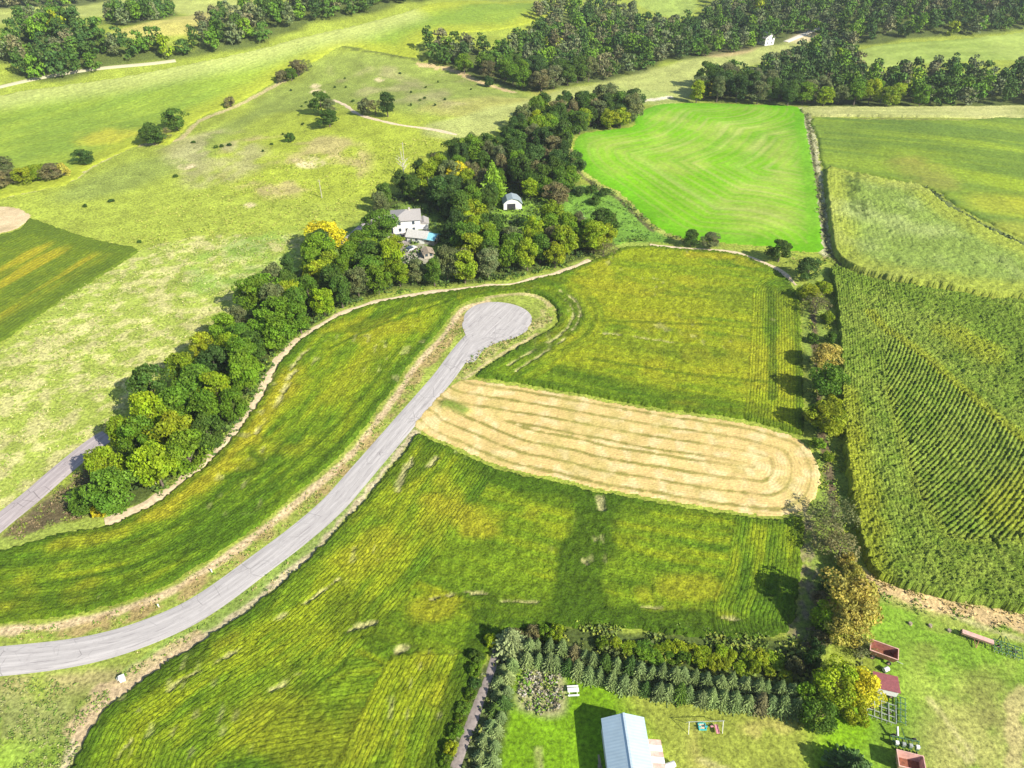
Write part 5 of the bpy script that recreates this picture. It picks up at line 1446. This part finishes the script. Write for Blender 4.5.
# planter
pl = thing('planter', 'green row planter with white seed boxes above the rusty wagon', 'planter', (904, 744), heading((888, 742), (916, 748)))
f = MB().box((0, .5, .8), (4.6, .16, .16)).box((0, -.35, .8), (4.6, .14, .14))
for k in range(5): f.box((-2 + k, .07, .9), (.1, 1.1, .1))
f.build('frame', M_green, pl)
for k in range(4):
    x = -1.6 + k * 1.07
    u_ = MB().box((x, -.75, .75), (.45, .6, .5)).build('row_unit', M_green, pl)
    MB().prism([(x - .22, 1.02), (x + .22, 1.02), (x + .26, 1.5), (x - .26, 1.5)], -1.0, -.5).build('seed_box', M_white if k in (0, 3) else M_gsteel, u_)
    MB().tube((x, -1.25, .25), (x + .08, -1.25, .25), .25, 10).build('press_wheel', M_tyre, u_)
for s in (-1, 1): wheel(pl, (0, 0, 0), .42, .24).location = (s * 1.6, .9, .42)
MB().tube((-1.2, .6, 1.1), (-1.2, 1.9, 1.7), .16, 8).build('hose_tank', M_white, pl)
MB().tube((0, .5, .8), (0, 2.6, .45), .07, 6).build('drawbar', M_green, pl)
# grain drill
gd = thing('grain_drill', 'long faded red grain drill parked in the open yard', 'grain drill', (975, 641), heading((962, 634), (990, 644)))
MB().prism([(-.35, .9), (.35, .9), (.45, 1.45), (-.45, 1.45)], -2.6, 2.6).build('seed_box', M_pink, gd).rotation_euler = (0, 0, math.pi / 2)
MB().box((0, 0, 1.47), (5.25, .95, .05)).build('lid', M_pink, gd)
MB().box((0, -.1, .7), (5.3, .12, .12)).box((0, .5, .7), (5.3, .12, .12)).build('frame', M_red, gd)
for k in range(4): wheel(gd, (0, 0, 0), .45, .3).location = (-2.2 + k * 1.45, .85, .45)
for k in range(12): MB().tube((-2.4 + k * .43, -.2, .65), (-2.4 + k * .43, -.7, .1), .03, 4).build('seed_tube', M_dark, gd)
MB().tube((-.4, -.2, .7), (0, -1.9, .4), .06, 6).tube((.4, -.2, .7), (0, -1.9, .4), .06, 6).build('drawbar', M_red, gd)
cultivator((1006, 651), heading((994, 645), (1018, 653)), 'dark green tillage implement with rows of discs beside the red drill', 4.6, 2.4, 4, 7, M_green, True, 'disc_harrow')
hr = thing('hay_rake', 'pale teal hay rake in the weeds right of the gold tree', 'hay rake', (868, 611), .9)
MB().box((0, 0, .8), (2.6, .1, .1)).box((.8, .5, .75), (.1, 1.1, .1)).build('frame', plain('pale_teal_paint', (.35, .48, .42), .6), hr)
for k in range(4):
    wl = MB().tube((-1.0 + k * .7, -.25, .5), (-.95 + k * .7, -.3, .5), .5, 14).build('rake_wheel', M_gsteel, hr)
for s in (-1, 1): wheel(hr, (0, 0, 0), .3, .16).location = (s * 1.0, .5, .3)

# small yard debris
for i, (px, py) in enumerate([(910, 624), (930, 626), (949, 631)]):
    b_ = thing('stump', ['dark low stump nearest the gold trees in the yard', 'middle dark low stump of three below the tan grass strip', 'dark low stump just left of the red grain drill'][i], 'stump', (px, py), i)
    MB().tube((0, 0, -.05), (.02, .03, .38), .42, 9, .34).build('stump_body', M_wood, b_)
# white utility box by the road
ub = thing('utility_box', 'white utility box on the dry verge below the road', 'utility box', (123, 680), .5)
MB().box((0, 0, .5), (.9, .8, 1.0)).build('housing', M_white, ub)
MB().box((0, 0, 1.03), (1.0, .9, .07)).build('lid', M_white, ub)
MB().box((-.7, .35, .35), (.35, .3, .7)).build('side_box', M_gsteel, ub)
for (px, py, lab) in [((212), 572, 'white marker post on the dry verge left of the road'), (159, 607, 'low white marker post on the verge above the lower road')]:
    pp = thing('marker_post', lab, 'post', (px, py))
    MB().tube((0, 0, 0), (0, 0, .9), .12, 8).build('post_shaft', M_white, pp)
    MB().tube((0, 0, .9), (0, 0, 1.0), .14, 8, .05).build('post_cap', M_white, pp)
# utility poles
for (px, py, lab) in [(322, 198, 'weathered grey utility pole in the pasture above the golden tree'), (404, 160, 'grey utility pole in the pasture above the woods')]:
    up = thing('utility_pole', lab, 'utility pole', (px, py))
    MB().tube((0, 0, -.2), (0, 0, 8.0), .16, 8, .11).build('pole', plain('pole_wood', (.42, .38, .32), .9), up)
    MB().box((0, 0, 7.4), (1.9, .1, .12)).build('crossarm', M_wood, up)

# ---- farmhouse group
def house(name, label, cat, px, ang, L_, W_, hw, hr, mw, mr, wins=3, ov=.5, hip=False):
    o = thing(name, label, cat, px, ang)
    if hip:
        MB().box((0, 0, hw / 2), (W_, L_, hw)).build('wall', mw, o)
        a, b = W_ / 2 + ov, L_ / 2 + ov; rl = max(.4, (L_ - W_) / 2 + .8)
        r = MB()
        r.poly([(-a, -b, hw), (a, -b, hw), (0, -rl, hr)]); r.poly([(a, b, hw), (-a, b, hw), (0, rl, hr)])
        r.poly([(a, -b, hw), (a, b, hw), (0, rl, hr), (0, -rl, hr)]); r.poly([(-a, b, hw), (-a, -b, hw), (0, -rl, hr), (0, rl, hr)])
        r.poly([(-a, -b, hw - .02), (-a, b, hw - .02), (a, b, hw - .02), (a, -b, hw - .02)])
        rf = r.build('roof', mr, o)
    else:
        rf = gable(o, L_, W_, hw, hr, mw, mr, ov)
    for k in range(wins):
        for fl in range(2 if hw > 4 else 1):
            y = -L_ / 2 + L_ * (k + .5) / wins
            for s in (-1, 1):
                w = MB().box((s * (W_ / 2 + .03), y, 1.6 + fl * 2.6), (.08, .95, 1.25)).build('window', M_glass, o)
                MB().box((s * (W_ / 2 + .05), y, .93 + fl * 2.6), (.12, 1.15, .08)).build('sill', M_white, w)
    for k in range(2):
        for fl in range(2 if hw > 4 else 1):
            w = MB().box(((k - .5) * W_ * .5, -L_ / 2 - .03, 1.6 + fl * 2.6), (.95, .08, 1.25)).build('window', M_glass, o)
    return o, rf
fh, rf = house('farmhouse', 'white two-storey farmhouse with grey-brown roof among the trees', 'house', (407, 228), .15, 9.5, 10.5, 5.4, 7.6, M_white, M_shingle, 3, .6, True)
MB().box((1.5, .8, 7.2), (.7, .7, 1.6)).build('chimney', M_stone, rf)
MB().box((0, -4.8, 1.05), (1.0, .08, 2.1)).build('door', M_dark, fh)
wg = MB().box((6.6, -1.2, 1.5), (3.4, 5.2, 3.0)).build('side_wing', M_white, fh)
MB().prism([(4.7, 3.03), (8.7, 3.03), (6.7, 4.1)], -4.0, 1.6).build('wing_roof', M_shingle, wg)
house('garage', 'low grey-roofed garage just below the farmhouse', 'garage', (419, 240), 1.35, 7.5, 5.4, 2.5, 3.9, M_white, plain('light_grey_shingles', (.42, .41, .38), .9, var=.15), 1)
bt, _ = house('outbuilding', 'small outbuilding with bright blue-green roof right of the garage', 'outbuilding', (431, 242), 1.2, 5.0, 5.0, 2.4, 3.6, M_cream, M_teal, 1)
house('lean_to', 'rough low shelter below the blue-green roofed outbuilding', 'shelter', (428, 256), .3, 4.0, 3.4, 1.9, 2.6, M_cream, M_wood, 1)
# car by the house
def car(px, ang, mat, label):
    o = thing('parked_car', label, 'car', px, ang)
    MB().prism([(-2.2, .35), (2.2, .35), (2.2, .85), (1.2, .95), (-2.1, .98)], -.88, .88).build('body', mat, o)
    MB().prism([(-1.9, .98), (.9, .96), (.35, 1.5), (-1.5, 1.5)], -.78, .78).build('cabin', M_glass, o)
    for sx in (-1, 1):
        for sy in (-1, 1): wheel(o, (sx * 1.35, sy * .82, .33), .33, .22)
car((399, 238), 1.0, plain('dark_blue_paint', (.05, .06, .10), .3), 'dark car parked left of the white farmhouse')
car((411, 250), .9, plain('silver_paint', (.6, .6, .6), .3), 'silver car parked on the farmyard below the house')
# metal shed in the glade
shd = thing('metal_shed', 'small pale metal shed with dark opening in the grassy glade', 'shed', (512, 207), .12)
MB().prism([(-3.7, 0), (3.7, 0), (3.7, 2.6), (2.2, 4.0), (0, 4.7), (-2.2, 4.0), (-3.7, 2.6)], -2.6, 2.6).build('wall', M_white, shd)
r = MB()
pr = [(-4.0, 2.45), (-2.3, 4.08), (0, 4.80), (2.3, 4.08), (4.0, 2.45)]
for i in range(4):
    a, b = pr[i], pr[i + 1]; r.prism([a, b, (b[0], b[1] + .12), (a[0], a[1] + .12)], -3.0, 3.0)
r.build('roof', metal_roof('shed_roof_metal', (.42, .50, .55)), shd)
MB().box((-.6, -2.62, 1.3), (3.4, .08, 2.5)).build('door_opening', M_dark, shd)
# far farmhouse
house('farmhouse', 'tiny distant white farmhouse at the head of the valley', 'house', (765, 44), .4, 9, 8, 5, 8, M_white, M_shingle, 2)

# ------------------------------------------------------------------ tree labels
def ordinal(n):
    w = ['', 'first', 'second', 'third', 'fourth', 'fifth', 'sixth', 'seventh', 'eighth', 'ninth', 'tenth', 'eleventh', 'twelfth']
    return w[n] if n < 13 else '%d%s' % (n, {1: 'st', 2: 'nd', 3: 'rd'}.get(n % 10 if n not in (11, 12, 13) else 0, 'th'))
grp = {}
for t in TREES:
    if t['label']: t['o']['label'] = t['label']
    else: grp.setdefault((t['word'], t['zone'], t['cat']), []).append(t)
for (w, z, cat), L_ in grp.items():
    L_.sort(key=lambda t: proj(t['x'], t['y'], t['z'])[0])
    for i, t in enumerate(L_):
        if len(L_) == 1: s = 'only %s %s %s' % (w, cat, z)
        elif i == 0: s = 'leftmost %s %s %s' % (w, cat, z)
        elif i == len(L_) - 1: s = 'rightmost %s %s %s' % (w, cat, z)
        else: s = '%s %s %s from the left %s' % (w, cat, ordinal(i + 1), z)
        t['o']['label'] = s

# ------------------------------------------------------------------ haze
hz = MB().box((0, 1900, 80), (9200, 4200, 240)).build('haze', bpy.data.materials.new('haze_air'))
hm = hz.data.materials[0]; hm.use_nodes = True; ht = hm.node_tree; ht.nodes.clear()
ho = ht.nodes.new('ShaderNodeOutputMaterial'); hv = ht.nodes.new('ShaderNodeVolumePrincipled')
hv.inputs['Color'].default_value = (.85, .91, 1, 1); hv.inputs['Density'].default_value = .00010; hv.inputs['Anisotropy'].default_value = .2
ht.links.new(hv.outputs[0], ho.inputs['Volume']); hz['kind'] = 'stuff'; hz['label'] = 'thin pale haze over the distant woods'
sc.cycles.volume_bounces = 0

# ------------------------------------------------------------------ light
w = bpy.data.worlds.new('World'); sc.world = w; w.use_nodes = True
t = w.node_tree; bg = t.nodes['Background']
sky = t.nodes.new('ShaderNodeTexSky'); sky.sky_type = 'NISHITA'; sky.sun_disc = False
SE = 36.0; sx_, sy_ = .80, -.60
sky.sun_elevation = R(SE); sky.sun_rotation = math.atan2(sx_, sy_)
sky.air_density = 1.0; sky.dust_density = 1.0; sky.altitude = 300
t.links.new(sky.outputs[0], bg.inputs['Color']); bg.inputs['Strength'].default_value = .10
sun = bpy.data.lights.new('sun', 'SUN'); sun.energy = 5.0; sun.angle = R(.5); sun.color = (1.0, .94, .82)
so = bpy.data.objects.new('sun', sun); COL.objects.link(so)
dv = Vector((sx_ * math.cos(R(SE)), sy_ * math.cos(R(SE)), math.sin(R(SE))))
so.rotation_euler = dv.to_track_quat('Z', 'Y').to_euler(); so.location = (60, -60, 160)

sc.view_settings.view_transform = 'Standard'; sc.view_settings.look = 'None'
sc.view_settings.exposure = 0.85; sc.view_settings.gamma = 1.0
sc.render.engine = 'CYCLES'
sc.cycles.max_bounces = 5; sc.cycles.diffuse_bounces = 3; sc.cycles.transmission_bounces = 2; sc.cycles.glossy_bounces = 2
sc.cycles.use_denoising = True
